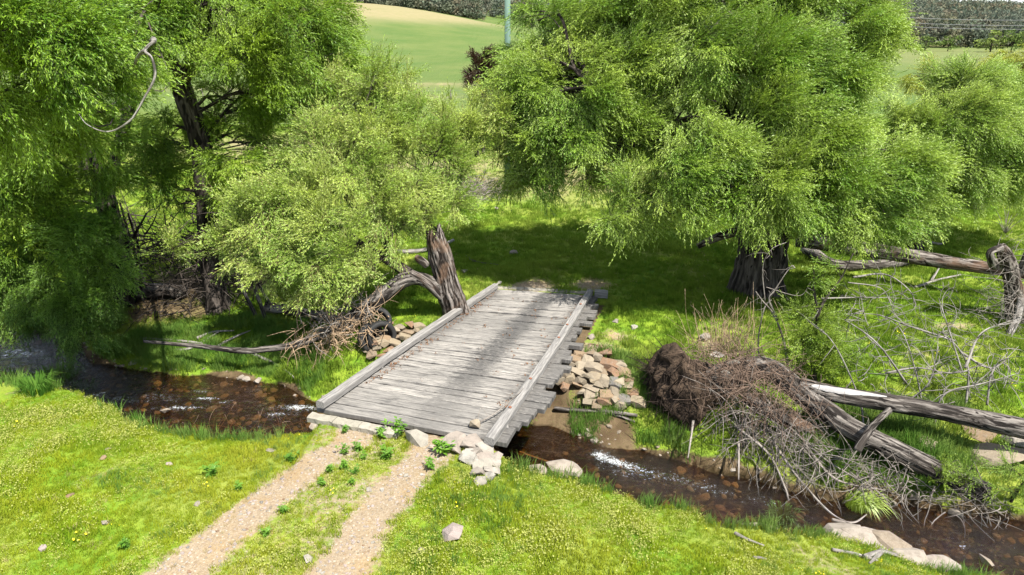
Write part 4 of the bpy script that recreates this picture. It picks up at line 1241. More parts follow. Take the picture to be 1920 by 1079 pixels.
def brush(n, anchors, dirs, lens, rads, mat, seed, curl=.35, grav=.15, spread=.35, zmin=WL - .03, name='twigs', parent=None):
    r = np.random.default_rng(seed); mb = MB(); A = np.array(anchors)
    for k in range(n):
        f = r.uniform(0, len(A) - 1.001); i = int(f); p = A[i] + (A[i + 1] - A[i]) * (f - i) + r.normal(0, spread, 3) * [1, 1, .6]
        d = nrm(np.array(dirs) + r.normal(0, .75, 3))
        L = r.uniform(*lens)
        w = twig(p, d, L, 10, curl, grav, r)
        gz = np.maximum(terrain(w[:, 0], w[:, 1]) + .02, zmin)
        w[:, 2] = np.maximum(w[:, 2], gz)
        r0 = r.uniform(*rads)
        mb.tube(w, np.linspace(r0, .0035, 10), 4)
        for s in range(int(r.integers(1, 4))):
            j = int(r.integers(3, 8)); d2 = nrm(w[j + 1] - w[j] + r.normal(0, .6, 3))
            w2 = twig(w[j], d2, L * r.uniform(.2, .45), 6, curl, grav, r)
            w2[:, 2] = np.maximum(w2[:, 2], np.maximum(terrain(w2[:, 0], w2[:, 1]) + .02, zmin))
            mb.tube(w2, np.linspace(r0 * .6, .003, 6), 3)
    return tag(mb.build(name, mat, parent), kind='stuff')
brush(300, [P(1340, 680, .3), P(1380, 690, .2), P(1430, 720, .1), P(1470, 770, -.2)], (-.1, -.35, .05), (.6, 1.6), (.005, .011), twig_red, 81, .42, .25, .33, name='dead_twigs', parent=up_root)
brush(240, [P(1380, 775, -.6), P(1430, 800, -.7), P(1500, 840, -.9), P(1580, 880, -1.1)], (.05, -.5, -.05), (.6, 1.7), (.005, .014), twig_grey, 82, .35, .2, .3, name='dead_twigs', parent=up_root)
brush(120, [P(1600, 880, -1.0), P(1700, 910, -1.2), P(1850, 945, -1.3)], (-.1, -.5, .0), (.4, 1.1), (.006, .016), twig_grey, 83, .35, .15, .22, name='dead_twigs', parent=up_root)
mb = MB()
for pts in ([(1450, 830), (1500, 900), (1555, 960), (1600, 985)], [(1380, 800), (1440, 850), (1470, 910), (1480, 940)], [(1520, 850), (1570, 900), (1660, 920)], [(1430, 740), (1480, 800), (1545, 860), (1610, 900)], [(1560, 975), (1600, 980), (1625, 965)], [(1385, 830), (1385, 900)], [(1300, 790), (1290, 860)]):
    c = cr(np.array([P(x, y, np.interp(y, [740, 980], [-.4, WL + .08])) for x, y in pts]), 24)
    mb.tube(c, np.linspace(.032, .012, 24), 6, 0, 5, True, .3)
tag(mb.build('dead_branches', twig_grey, up_root), kind='stuff')
# pale patched log above it
c = cr(np.array([[*P(1500, 722, -.0), .17], [*P(1560, 738, -.02), .18], [*P(1660, 755, -.1), .19], [*P(1780, 775, -.15), .19], [*P(1900, 800, -.2), .21], [*P(2050, 830, -.25), .2]]), 110)
mb = MB(); mb.tube(c[:, :3], c[:, 3], 40, .09, 91, True, .08)
wl = thing('fallen_log', c[40, :3], 'long fallen log with a stripped white patch lying across the right bank', 'log', 'fallen logs')
mb.build('log', bark_grey, wl)
mb = MB(); i0, i1 = 9, 44
cc = c[i0:i1]; V = []
tg = nrm(np.gradient(cc[:, :3], axis=0)); sd = nrm(np.cross(tg, [0, 0, 1])); upv = np.cross(sd, tg)
for k in range(len(cc)):
    f = k / (len(cc) - 1); half = .42 * math.sin(math.pi * min(max(f, .02), .98)) ** .4 * (1 - .4 * f) * (.6 + .8 * fbm(np.array([k * .45]), np.array([0.]), 2., 3)[0])
    for a in np.linspace(-half, half, 9) + .75 - .35 * f:
        V.append(cc[k, :3] + (upv[k] * math.cos(a) + sd[k] * math.sin(a)) * (cc[k, 3] * 1.055))
i = np.arange(len(cc) - 1)[:, None] * 9; j = np.arange(8)[None]
F = np.stack([i + j, i + j + 1, i + 10 + j, i + 9 + j], -1).reshape(-1, 4)
mb.add(V, F, (), np.array([[x[0] * .2, 0, x[1]] for x in np.array(V)])); mb.build('bare_patch', wood_white, wl)

# log from the big willow to the broken stump at the right edge
Yl = G(1500, 520)[1]
pts = [tp(1495, 448, Yl - .2, .28), tp(1560, 458, Yl - .5, .26), tp(1660, 473, Yl - .9, .25), tp(1760, 490, Yl - 1.4, .22), tp(1830, 500, Yl - 1.9, .20), tp(1885, 508, Yl - 2.2, .17)]
c = cr(np.array(pts), 90); mb = MB(); mb.tube(c[:, :3], c[:, 3], 32, .10, 95, True, .12)
lg = tag(mb.build('fallen_log', bark_old), 'long bare brown log slanting from the big willow to the broken stump', 'log', 'fallen logs')
g1 = G(1600, 507)
c = cr(np.array([G(1510, 480, .3), G(1560, 505, .2), G(1640, 505, .16), G(1720, 497, .15)]), 50); mb = MB(); mb.tube(c, np.linspace(.24, .13, 50), 20, .1, 96, True, .2)
tag(mb.build('fallen_log', bark_grey), 'grey log lying in the grass beneath the long slanting log', 'log', 'fallen logs')
gs = G(1900, 600)
bs = thing('broken_stump', gs, 'broken dark stump with bare curling branches at the right edge', 'stump')
c = cr(np.array([[*(gs + [.2, 0, -.2]), .32], tp(1905, 560, gs[1], .25), tp(1895, 510, gs[1], .22), tp(1885, 480, gs[1], .19), tp(1875, 462, gs[1], .13)]), 40)
mb = MB(); mb.tube(c[:, :3], c[:, 3], 30, .18, 97, True, .2); mb.build('trunk', bark_old, bs)
c = cr(np.array([tp(1915, 520, gs[1], .2), tp(1935, 470, gs[1], .16), tp(1945, 440, gs[1], .06)]), 20)
mb = MB(); mb.tube(c[:, :3], c[:, 3], 16, .2, 98, True, .2); mb.build('limb', bark_old, bs)
c = cr(np.array([tp(1915, 560, gs[1] - .4, .1), tp(1905, 600, gs[1] - .7, .10), tp(1888, 640, gs[1] - 1.1, .08), tp(1880, 680, gs[1] - 1.5, .06), tp(1876, 712, gs[1] - 1.7, .03)]), 40)
mb = MB(); mb.tube(c[:, :3], c[:, 3], 12, .12, 99, True, .2); mb.build('dead_branch', wood_pale, bs)
c = cr(np.array([tp(1865, 500, gs[1] - .2, .13), tp(1856, 475, gs[1] - .3, .10), tp(1875, 465, gs[1] - .1, .11)]), 16)
mb = MB(); mb.tube(c[:, :3], c[:, 3], 12, .2, 100, True, .2); mb.build('limb', bark_grey, bs)
brush(90, [tp(1890, 480, gs[1], 0)[:3], tp(1900, 560, gs[1] - .3, 0)[:3], tp(1910, 620, gs[1] - .6, 0)[:3]], (-.7, -.3, .05), (.6, 1.6), (.006, .014), twig_grey, 84, .4, .12, .15, name='dead_twigs', parent=bs)

# bare thicket across the right bank: arching dead branches
mb = MB(); r = np.random.default_rng(87)
def arch(px, lo=.02, hi=.006, hts=None, sub=4):
    pp = []
    for i, (x, y, h) in enumerate(px):
        g = G(x, y + h) ; pp.append(D(x, y, g[1]))
    c = cr(np.array(pp), 26)
    mb.tube(c, np.linspace(lo, hi, 26), 5, 0, 2, True, .2)
    for s in range(sub):
        j = int(r.integers(6, 23)); d = nrm(c[j + 1] - c[j] + r.normal(0, .8, 3))
        mb.tube(twig(c[j], d, r.uniform(.25, .9), 9, .4, .1, r), np.linspace(lo * .5, .003, 9), 3)
# third value: how many pixels below it the ground lies
for a in ([(1620, 810, 0), (1610, 745, 40), (1560, 640, 120), (1500, 590, 110)], [(1730, 760, 0), (1715, 690, 60), (1690, 620, 110), (1650, 590, 110)], [(1810, 770, 0), (1815, 690, 60), (1785, 640, 100), (1740, 610, 110)],
          [(1810, 690, 70), (1840, 625, 90), (1900, 600, 80)], [(1700, 720, 30), (1650, 650, 110), (1600, 610, 120), (1560, 590, 120)], [(1790, 640, 90), (1700, 610, 110), (1640, 590, 100), (1560, 590, 90)],
          [(1600, 520, 90), (1660, 515, 90), (1705, 545, 70), (1720, 580, 40)], [(1590, 530, 90), (1650, 540, 80), (1670, 570, 60), (1675, 590, 40)], [(1800, 660, 80), (1860, 690, 60), (1910, 650, 80)],
          [(1805, 700, 60), (1770, 590, 140), (1760, 560, 150)], [(1690, 760, 10), (1740, 720, 50), (1760, 650, 110)], [(1850, 760, 10), (1860, 700, 60), (1890, 660, 80)], [(1540, 560, 60), (1620, 558, 60), (1710, 560, 60)],
          [(1750, 800, 0), (1770, 740, 60), (1840, 720, 70), (1910, 700, 70)], [(1660, 700, 50), (1720, 690, 60), (1790, 700, 60), (1850, 680, 60)]):
    arch(a, r.uniform(.018, .034), .005, None, 9)
r2 = np.random.default_rng(88)
for k in range(230):
    g = G(r2.uniform(1560, 1915), r2.uniform(560, 790)); w = twig(g + [0, 0, r2.uniform(.1, .8)], np.array([r2.normal(-.3, .9), r2.normal(-.1, .7), r2.normal(.1, .5)]), r2.uniform(.4, 1.5), 11, .5, .16, r2)
    w[:, 2] = np.maximum(w[:, 2], terrain(w[:, 0], w[:, 1]) + .02); mb.tube(w, np.linspace(r2.uniform(.006, .013), .004, 11), 3)
tag(mb.build('dead_thicket', wood_pale), 'thicket of bare grey arching branches on the right bank', 'dead branches', kind='stuff')

# leafless sapling and leafy sapling
g = G(1480, 690)
sp = thing('bare_sapling', g, 'leafless thin sapling with one long arched white branch left of the leafy sapling', 'sapling')
def rise(px, Y): return np.array([D(x, y, Y) for x, y in px])
mb = MB()
for px, a, b_ in (([(1478, 700), (1470, 640), (1450, 590), (1430, 560), (1412, 545)], .035, .008), ([(1455, 600), (1440, 560), (1450, 540), (1480, 505), (1495, 498)], .022, .008), ([(1430, 690), (1422, 640), (1432, 585), (1450, 560)], .022, .012),
                  ([(1436, 565), (1432, 500), (1445, 470), (1480, 455)], .014, .006), ([(1440, 540), (1500, 550), (1520, 530)], .010, .004), ([(1452, 590), (1480, 580), (1540, 570)], .01, .004)):
    c = cr(rise(px, g[1]) + r.normal(0, .04, (len(px), 3)), 24); mb.tube(c, np.linspace(a, b_, 24), 6, 0, 2, True, .2)
    for s in range(5):
        j = int(r.integers(6, 23)); mb.tube(twig(c[j], nrm(c[j] - c[j - 1] + r.normal(0, .8, 3)), r.uniform(.2, .6), 7, .4, 0, r), np.linspace(.007, .003, 7), 3)
mb.build('stem', twig_grey, sp)
g = G(1528, 720)
tr_a = [[*(g - [0, 0, .1]), .06], tp(1530, 660, g[1], .05), tp(1532, 600, g[1], .045), tp(1545, 565, g[1], .035), tp(1575, 525, g[1], .02), tp(1600, 475, g[1], .012)]
tr_b = [tp(1535, 590, g[1], .03), tp(1527, 550, g[1], .025), tp(1525, 500, g[1], .015)]
lob = [(1500, 590, g[1], 24), (1515, 640, g[1] - .1, 34), (1560, 650, g[1] - .2, 30), (1490, 640, g[1], 22), (1540, 600, g[1], 22), (1530, 690, g[1] - .2, 34), (1580, 690, g[1] - .2, 24), (1535, 520, g[1], 20, .7), (1560, 500, g[1], 18, .7), (1575, 620, g[1], 18, .6), (1500, 680, g[1], 22)]
tree('willow_sapling', 'young leafy willow sapling growing beside the white-patched log', 'sapling', [tr_a, tr_b], lob, S_bush, bark_dark, dens=480, seed=14, limb_r=.015, droop=.0, wk=.0, size=(.32, .56), sides=8, ridge=0, attach_lo=.15, inner=.2)
# green regrowth on the logs by the water at right
for (px, py), lb, lab in (((1800, 905), [(1770, 880, 22), (1800, 895, 26), (1760, 900, 18), (1820, 880, 18)], 'leafy green shoots growing from the trunk of the uprooted tree'),
                          ((1900, 920), [(1890, 880, 26), (1905, 910, 30), (1880, 920, 20), (1930, 890, 34)], 'leafy green bush at the right edge over the water')):
    g = P(px, py, -1.1); lob = [(a, b_, g[1] - .3, c_) for a, b_, c_ in lb]
    tree('willow_shrub', lab, 'shrub', [[[*(g - [0, 0, .3]), .04], [*(g + [0, -.1, .1]), .03], [*(g + [0, -.2, .4]), .015]]], lob, S_bush, bark_dark, dens=300, seed=15 + px, limb_r=.012, droop=0, wk=0, size=(.25, .42), sides=7, ridge=0, attach_lo=.1, inner=.2)
brush(150, [P(700, 590, .1), P(660, 610, -.1), P(620, 630, -.4), P(560, 640, -.6)], (-.2, -.3, .0), (.4, 1.3), (.006, .016), twig_tan, 31, .4, .25, .28, name='dead_twigs', parent=fw_root)
brush(70, [P(690, 570, .2), P(640, 600, 0), P(600, 610, -.2)], (-.3, .1, .3), (.4, 1.2), (.008, .022), twig_grey, 32, .4, .1, .3, name='dead_twigs', parent=fw_root)
# floating clump of green weed and the sticks by the water
def blades(name, p, n, h, spread, mat, lab, cat, group=None, lean=(0, 0, 0), width=.009, seed=0):
    r = np.random.default_rng(seed); V, F = [], []
    for k in range(n):
        a = r.uniform(0, 6.28); d = np.array([math.cos(a), math.sin(a), 0]); rr = spread * math.sqrt(r.uniform())
        b_ = d * rr; L = h * r.uniform(.55, 1.1); out = r.uniform(.15, .9); sdv = np.array([-d[1], d[0], 0]) * width * r.uniform(.7, 1.3)
        ln = np.array(lean)
        pts = [b_, b_ + (d * out * .25 + ln * .3) * L + [0, 0, .5 * L], b_ + (d * out * .55 + ln * .7) * L + [0, 0, .82 * L], b_ + (d * out * .95 + ln) * L + [0, 0, L * (.95 - .35 * out)]]
        i = len(V)
        V += [pts[0] - sdv, pts[0] + sdv, pts[1] + sdv * .9, pts[1] - sdv * .9, pts[2] + sdv * .6, pts[2] - sdv * .6, pts[3] + sdv * .05, pts[3] - sdv * .05]
        F += [(i, i + 1, i + 2, i + 3), (i + 3, i + 2, i + 4, i + 5), (i + 5, i + 4, i + 6, i + 7)]
    o = link(name, mesh_np(name, V, [np.array(F)], [mat], False), None, p)
    return tag(o, lab, cat, group)
# ------------------------------------------------------------------ grass
def grass_mat(name, c1, c2, c3, ns=1.1, trans=.4):
    t = T(name)
    p = t.pos()
    c = t.mix(t.ramp(t.noise(p, ns, 4, .6), .36, .64), c1, c2)
    c = t.mix(t.math('MULTIPLY', t.ramp(t.noise(p, .33, 3), .45, .65), .55), c, c3)
    c = t.mix(t.math('MULTIPLY', t.rnd(), .5), c, c3)
    dif = t.n('BsdfDiffuse', {'Color': c}).outputs[0]
    tr = t.n('BsdfTranslucent', {'Color': t.mix(.5, c, [x * 1.5 for x in c2])}).outputs[0]
    return t.done(t.n('MixShader', {0: trans, 1: dif, 2: tr}).outputs[0])
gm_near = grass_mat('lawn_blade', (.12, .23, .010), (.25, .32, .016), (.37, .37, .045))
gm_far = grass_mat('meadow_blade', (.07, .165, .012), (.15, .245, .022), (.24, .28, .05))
gm_tall = grass_mat('bank_blade', (.06, .16, .02), (.13, .24, .04), (.2, .26, .07))
gm_dry = grass_mat('dry_blade', (.30, .24, .10), (.42, .35, .17), (.38, .33, .14))
def tuft_mesh(seed, mat, n=16, spread=.55, w=.035, bend=.5):
    r = np.random.default_rng(seed); V, F, Tt = [], [], []
    for k in range(n):
        a = r.uniform(0, 6.28); d = np.array([math.cos(a), math.sin(a), 0]); b_ = d * spread * math.sqrt(r.uniform()); h = r.uniform(.5, 1.1)
        a2 = r.uniform(0, 6.28); ln = np.array([math.cos(a2), math.sin(a2), 0]) * bend * r.uniform(.2, 1) * h
        sd = np.array([-math.sin(a2 + .5), math.cos(a2 + .5), 0]) * w * r.uniform(.7, 1.3)
        i = len(V)
        V += [b_ - sd, b_ + sd, b_ + ln * .35 + sd * .8 + [0, 0, h * .55], b_ + ln * .35 - sd * .8 + [0, 0, h * .55], b_ + ln + [0, 0, h]]
        F.append((i, i + 1, i + 2, i + 3)); Tt.append((i + 3, i + 2, i + 4))
    return mesh_np('grass_tuft', V, [np.array(F), np.array(Tt)], [mat])
def tufts(key, mat, **kw):
    return key, [src('tuft_source', tuft_mesh(300 + i * 3 + len(key), mat, **kw)) for i in range(3)]
GT_near = tufts('near', gm_near, n=18, spread=.9, w=.05, bend=.8)
GT_far = tufts('farg', gm_far, n=16, spread=.8, w=.04, bend=.6)
GT_tall = tufts('tall', gm_tall, n=18, spread=.45, w=.022, bend=.7)
GT_dry = tufts('dry', gm_dry, n=14, spread=.6, w=.03, bend=.8)

def sample(n, x0, x1, y0, y1, seed, fn):
    r = np.random.default_rng(seed)
    x = r.uniform(x0, x1, n); y = r.uniform(y0, y1, n)
    k = np.abs(x) < y * .82 + 2.2
    x, y = x[k], y[k]
    nt, zt, nw, fw = lip_lines(x)
    d_, b_, dr, so = masks(x, y)
    s, u = in_deck(x, y)
    ondeck = (s > -.01) & (s < 1.01) & (u > -.06) & (u < 1.2)
    z = terrain(x, y)
    pr = fn(x, y, z, nt, nw, fw, d_, b_, dr, so) * ~ondeck
    k = r.uniform(size=len(x)) < pr
    return np.stack([x, y, z - .005], 1)[k], r
def put_grass(name, pts, r, hs, S, label=None, cat='grass'):
    n = len(pts)
    rot = np.stack([r.normal(0, .12, n), r.normal(0, .12, n), r.uniform(0, 6.28, n)], 1)
    clump = .45 + 1.2 * fbm(pts[:, 0] * 1.6, pts[:, 1] * 1.6, 5, 3) ** 1.3
    o = scatter(name, pts, rot, r.uniform(*hs, n) * clump, S[0], S[1])
    return tag(o, label, cat, kind='stuff')
patch = lambda x, y, f=1.1, k=0: fbm(x * f, y * f, 20 + k, 3)
pts, r = sample(60000, -11, 10, 6.6, 15.5, 1, lambda x, y, z, nt, nw, fw, d, b, dr, so: (y < nt + .12) * (1 - sstep(.15, .85, d)) * 1.0)
put_grass('lawn_grass', pts, r, (.045, .095), GT_near, 'short sunlit yellow-green grass covering the near bank')
pts, r = sample(14000, -11, 10, 6.6, 15.5, 21, lambda x, y, z, nt, nw, fw, d, b, dr, so: (y < nt + .1) * (1 - sstep(.1, .4, d)) * sstep(.48, .62, patch(x, y, .6, 17)) * .6)
put_grass('lawn_tufts', pts, r, (.09, .19), GT_tall, 'darker longer grass tufts scattered in patches through the near lawn')
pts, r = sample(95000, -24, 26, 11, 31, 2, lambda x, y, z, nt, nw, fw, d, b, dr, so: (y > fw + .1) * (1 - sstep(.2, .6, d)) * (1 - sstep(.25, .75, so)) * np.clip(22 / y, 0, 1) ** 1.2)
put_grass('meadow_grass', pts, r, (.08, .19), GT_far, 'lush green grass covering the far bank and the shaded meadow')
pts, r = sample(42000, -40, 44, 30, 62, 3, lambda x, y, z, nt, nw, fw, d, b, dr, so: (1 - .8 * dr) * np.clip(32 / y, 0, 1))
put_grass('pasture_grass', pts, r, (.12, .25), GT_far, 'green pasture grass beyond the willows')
pts, r = sample(60000, -16, 13, 8, 22, 4, lambda x, y, z, nt, nw, fw, d, b, dr, so: (((y > nt - .10) & (y < nt + .28) & (patch(x, y, .8) > .40)) | ((y > fw + .25) & (y < fw + 3.0) & (patch(x, y, .7, 3) > .50) & (so < .6)) | ((y > fw + .1) & (y < fw + 2) & (x > -1) & (x < 4) & (patch(x, y, 1.6, 6) > .53))) * .9)
put_grass('bank_grass', pts, r, (.16, .36), GT_tall, 'taller green grass fringing both banks of the creek')
pts, r = sample(30000, -12, 14, 7, 40, 5, lambda x, y, z, nt, nw, fw, d, b, dr, so: ((y < nt) | (y > fw + .5)) * (sstep(.15, .45, d) * (1 - sstep(.75, .95, d)) * .5 + .6 * sstep(.2, .5, dr) + .22 * (patch(x, y, .9, 5) > .56)))
put_grass('dry_grass', pts, r, (.05, .12), GT_dry, 'dry straw-coloured grass along the ruts and bare patches')
# pale yellow-green seed heads and bright yellow flowers
def fleck_mesh(seed, mat, n=14, sz=.009, h=(.4, 1.0)):
    r = np.random.default_rng(seed); V, F = [], []
    for k in range(n):
        a = r.uniform(0, 6.28); c = np.array([math.cos(a), math.sin(a), 0]) * 1.3 * math.sqrt(r.uniform()) + [0, 0, r.uniform(*h)]
        e = nrm(r.normal(size=3)); f = nrm(np.cross(e, r.normal(size=3) + [0, 0, 1])); s_ = sz * r.uniform(.6, 1.3) / .08
        i = len(V); V += [c - e * s_, c - f * s_, c + e * s_, c + f * s_]; F.append((i, i + 1, i + 2, i + 3))
    return mesh_np('fleck', V, [np.array(F)], [mat])
t = T('seed_head'); fm_pale = t.done(t.n('MixShader', {0: .4, 1: t.n('BsdfDiffuse', {'Color': (.40, .42, .12, 1)}).outputs[0], 2: t.n('BsdfTranslucent', {'Color': (.4, .42, .12, 1)}).outputs[0]}).outputs[0])
t = T('yellow_petal'); fm_yel = t.done(t.bsdf((.80, .62, .02), .7))
S_pale = ('pale', [src('fleck_source', fleck_mesh(400 + i, fm_pale)) for i in range(3)])
S_yel = ('yel', [src('fleck_source', fleck_mesh(420 + i, fm_yel, 5, .016, (.9, 1.3))) for i in range(3)])
pts, r = sample(34000, -11, 10, 6.6, 15.5, 6, lambda x, y, z, nt, nw, fw, d, b, dr, so: (y < nt) * (1 - sstep(.3, .6, d)) * sstep(.36, .66, patch(x, y, .75, 8)) * .95)
put_grass('seed_heads', pts, r, (.07, .10), S_pale, 'pale yellow-green seed heads flecking the near lawn in patches', 'seed heads')
pts, r = sample(60000, -13, 14, 6.6, 20, 7, lambda x, y, z, nt, nw, fw, d, b, dr, so: ((y < nt) * .012 * sstep(.5, .7, patch(x, y, .9, 11)) + (y > fw + .8) * .003) * (d < .5))
put_grass('yellow_flowers', pts, r, (.04, .075), S_yel, 'tiny bright yellow flowers dotted through the grass', 'flowers')
t = T('dead_leaf'); lit_m = t.done(t.bsdf((.16, .085, .045), .9))
S_lit = ('litter', [src('litter_source', fleck_mesh(440 + i, lit_m, 7, .02, (.0, .12))) for i in range(3)])
r = np.random.default_rng(71); lp = []
for k in range(170):
    s_ = r.uniform(.15, .98); u = min(.9, .055 + abs(r.normal(0, .035))) if k % 4 else r.uniform(.1, .95)
    if k % 7 == 0: u = .955 - abs(r.normal(0, .02))
    lp.append(deck(s_, u) + [0, 0, .016])
n = len(lp)
o = scatter('leaf_litter', lp, np.stack([np.zeros(n), np.zeros(n), r.uniform(0, 6.28, n)], 1), r.uniform(.03, .10, n), S_lit[0], S_lit[1])
tag(o, 'brown dead leaf litter gathered along the kerbs of the deck', 'leaf litter', kind='stuff')
# loose gravel on the ruts and pebbles along the water
peb = [src('pebble_source', hull_rock(700 + i, 14, .6, 2.6)) for i in range(3)]
for i, pb in enumerate(peb): pb.data.materials.append((sm_pale, sm_tan, sm_pink)[i])
pts, r = sample(52000, -9, 2, 6.6, 13, 8, lambda x, y, z, nt, nw, fw, d, b, dr, so: (y < nt) * sstep(.35, .8, d) * .42)
n = len(pts)
o = scatter('gravel', pts + [0, 0, .004], np.stack([r.normal(0, .3, n), r.normal(0, .3, n), r.uniform(0, 6.28, n)], 1), .018 + .07 * r.uniform(0, 1, n) ** 5, 'gravel', peb)
tag(o, 'loose pale gravel scattered along the wheel ruts', 'gravel', kind='stuff')
pts, r = sample(60000, -16, 13, 8, 22, 9, lambda x, y, z, nt, nw, fw, d, b, dr, so: (((y > nt + .3) & (y < fw + .35)) | ((so > .5) & (y > fw) & (y < fw + 1.2))) * .10)
n = len(pts)
o = scatter('creek_pebbles', pts, np.stack([r.normal(0, .3, n), r.normal(0, .3, n), r.uniform(0, 6.28, n)], 1), .05 + .22 * r.uniform(0, 1, n) ** 3, 'crk', [src('pebble_source', m) for m in FLATS[:3]])
for m in FLATS[:3]:
    if not m.materials: m.materials.append(sm_shelf)
tag(o, 'brown pebbles and cobbles along the creek bed and wet margins', 'pebbles', kind='stuff')

# ------------------------------------------------------------------ tussocks, weeds and sticks
for k, (px, py, h, n_, sp, lab) in enumerate(((25, 728, .50, 260, .35, 'grass tussock at the far left corner of the near bank'), (110, 725, .62, 420, .42, 'largest dark green grass tussock above the left water'), (160, 742, .42, 220, .25, 'small grass tussock right of the largest tussock'),
                       (70, 735, .45, 260, .3, 'grass tussock between the far left one and the largest one'), (1465, 985, .42, 170, .2, 'single grass tussock overhanging the creek at lower right'), (1665, 1020, .30, 70, .08, 'thin upright grass tuft rising from the pale shelf rock'),
                       (560, 705, .45, 330, .5, 'bright green grass clump left of the bridge on the far shelf'), (1215, 680, .4, 260, .3, 'bright grass clump between the rubble wall and the root plate'), (985, 800, .4, 60, .15, 'thin grass tuft under the right corner of the bridge'))):
    blades('grass_tussock', G(px, py), n_, h, sp, gm_tall if k < 6 else gm_far, lab, 'grass tussock', 'grass tussocks along the creek', seed=k)
fl = blades('floating_weed', P(1605, 950, WL + .05), 260, .5, .22, lm_bush, 'clump of pale green weed caught on twigs in the creek', 'weed', None, (.55, -.05, -.45), .010, 77)
t = T('weed_leaf')
weed_m = leaf_mat('thistle_leaf', (.09, .22, .02), (.16, .31, .035), (.16, .3, .07), nscale=3)
def weed_mesh(seed, n=60):
    r = np.random.default_rng(seed); V, F = [], []
    for s in range(7):
        a = r.uniform(0, 6.28); tip = np.array([math.cos(a) * r.uniform(.1, .55), math.sin(a) * r.uniform(.1, .55), r.uniform(.55, 1.0)])
        for k in range(14):
            f = r.uniform(.1, 1); p = tip * f; b_ = r.uniform(0, 6.28); d = nrm(np.array([math.cos(b_), math.sin(b_), r.uniform(-.1, .8)])); L = r.uniform(.18, .38); sd = nrm(np.cross(d, [0, 0, 1])) * L * .2
            i = len(V); V += [p, p + d * L * .5 + sd, p + d * L + [0, 0, -.05], p + d * L * .5 - sd]; F.append((i, i + 1, i + 2, i + 3))
    return mesh_np('weed', V, [np.array(F)], [weed_m])
WM = [weed_mesh(500 + i) for i in range(4)]
r = np.random.default_rng(91)
for px, py, s, lab in ((645, 812, .15, 'small green weed nearest the left end of the pale sill'), (717, 822, .22, 'leafy green weed left of the flat pale rock'), (743, 818, .30, 'tallest leafy weed beside the flat pale rock'), (672, 845, .19, 'small weed in the grassy strip just below the sill'),
                       (645, 852, .17, 'small weed at the right edge of the left rut'), (725, 862, .26, 'bushy dark green weed in the middle of the grassy strip'), (833, 850, .34, 'broad green weed with yellow flowers beside the stone pile'), (617, 886, .15, 'weed at the left edge of the grassy strip, midway'),
                       (650, 880, .17, 'feathery weed in the grassy strip, midway'), (666, 890, .14, 'little weed right of the feathery one'), (680, 862, .15, 'pale weed left of the bushy dark green weed'), (606, 910, .15, 'weed tuft low on the grassy strip beside the left rut'), (663, 910, .12, 'tiny weed low on the grassy strip'),
                       (548, 866, .17, 'lone weed on the left edge of the left rut'), (533, 962, .15, 'flat weed in the strip near the bottom of the picture'), (397, 894, .24, 'upright feathery weed in the lawn left of the ruts'), (448, 920, .16, 'weed at the grass edge left of the left rut'), (808, 880, .22, 'slender weed below the broad weed'),
                       (500, 1005, .14, 'flat weed lowest in the grassy strip'), (240, 1030, .16, 'weed in the grass at the lower left')):
    o = link('weed', WM[int(r.integers(4))], None, G(px, py)); o.scale = (s * 1.35, s * 1.35, s * 1.2); o.rotation_euler = (0, 0, r.uniform(0, 6))
    tag(o, lab, 'weed', 'green weeds about the near end of the bridge')
def stick(pts, r0, r1, mat, lab, dz=.04, cat='stick', forks=()):
    mb = MB(); c = cr(np.array([G(x, y, dz) for x, y in pts]), 16); mb.tube(c, np.linspace(r0, r1, 16), 7, 0, len(lab), True, .3)
    for fk in forks:
        c = cr(np.array([G(x, y, d_) for x, y, d_ in fk]), 10); mb.tube(c, np.linspace(r0 * .9, r1 * .6, 10), 6, 0, 4, True, .3)
    return tag(mb.build('driftwood_stick', mat), lab, cat, 'sticks lying on the ground')
stick([(1377, 1004), (1400, 1015), (1432, 1027)], .035, .015, wood_pale, 'short pale stick in the lower right grass')
stick([(1560, 1035), (1600, 1042), (1645, 1055)], .035, .02, wood_pale, 'thin pale driftwood lying left of the forked driftwood')
stick([(1620, 1050), (1650, 1040), (1680, 1046)], .05, .03, wood_pale, 'forked pale driftwood on the bank by the shelf rocks', .06, 'stick', [[(1650, 1040, .06), (1655, 1020, .2), (1660, 1015, .25)], [(1650, 1042, .06), (1630, 1060, .04)]])
stick([(1412, 1050), (1425, 1050), (1436, 1053)], .03, .02, wood_pale, 'tiny pale stick near the bottom edge, lower right lawn')
stick([(1040, 772), (1085, 775), (1140, 778), (1195, 785)], .06, .04, bark_grey, 'brown pole lying at the foot of the rubble wall', .08)
stick([(1140, 778), (1165, 785), (1190, 795)], .04, .03, bark_grey, 'shorter brown pole under the first at the rubble wall', .05)
stick([(875, 483), (890, 492), (935, 499)], .05, .02, bark_grey, 'thin crooked stick in the shaded meadow beyond the bridge')
stick([(745, 478), (790, 475), (830, 465), (850, 455)], .10, .06, wood_pale, 'pale branch in the grass behind the split stump', .1)
stick([(1715, 543), (1755, 530), (1800, 520)], .05, .03, wood_pale, 'white forked stick lying below the long slanting log', .08, 'stick', [[(1745, 532, .1), (1760, 515, .35)]])
stick([(1735, 455), (1760, 460), (1770, 458)], .06, .04, wood_pale, 'pale stick in the pasture right of the leaning willow')
stick([(330, 662), (360, 657), (410, 628)], .05, .03, wood_pale, 'bare pale stick beside the fallen branch on the left shelf', .08)
stick([(960, 850), (1010, 868), (1060, 885), (1085, 905)], .02, .012, twig_tan, 'long tan twig hanging over the boulders right of the bridge', .12)
mb = MB()
c = cr(np.array([deck(.045, .87) + [0, 0, .08], deck(.09, .93) + [0, 0, .15], deck(.16, .99) + [0, 0, .25], deck(.2, 1.0) + [0, 0, .25]]), 20); mb.tube(c, np.linspace(.014, .01, 20), 5, 0, 1, True, .3)
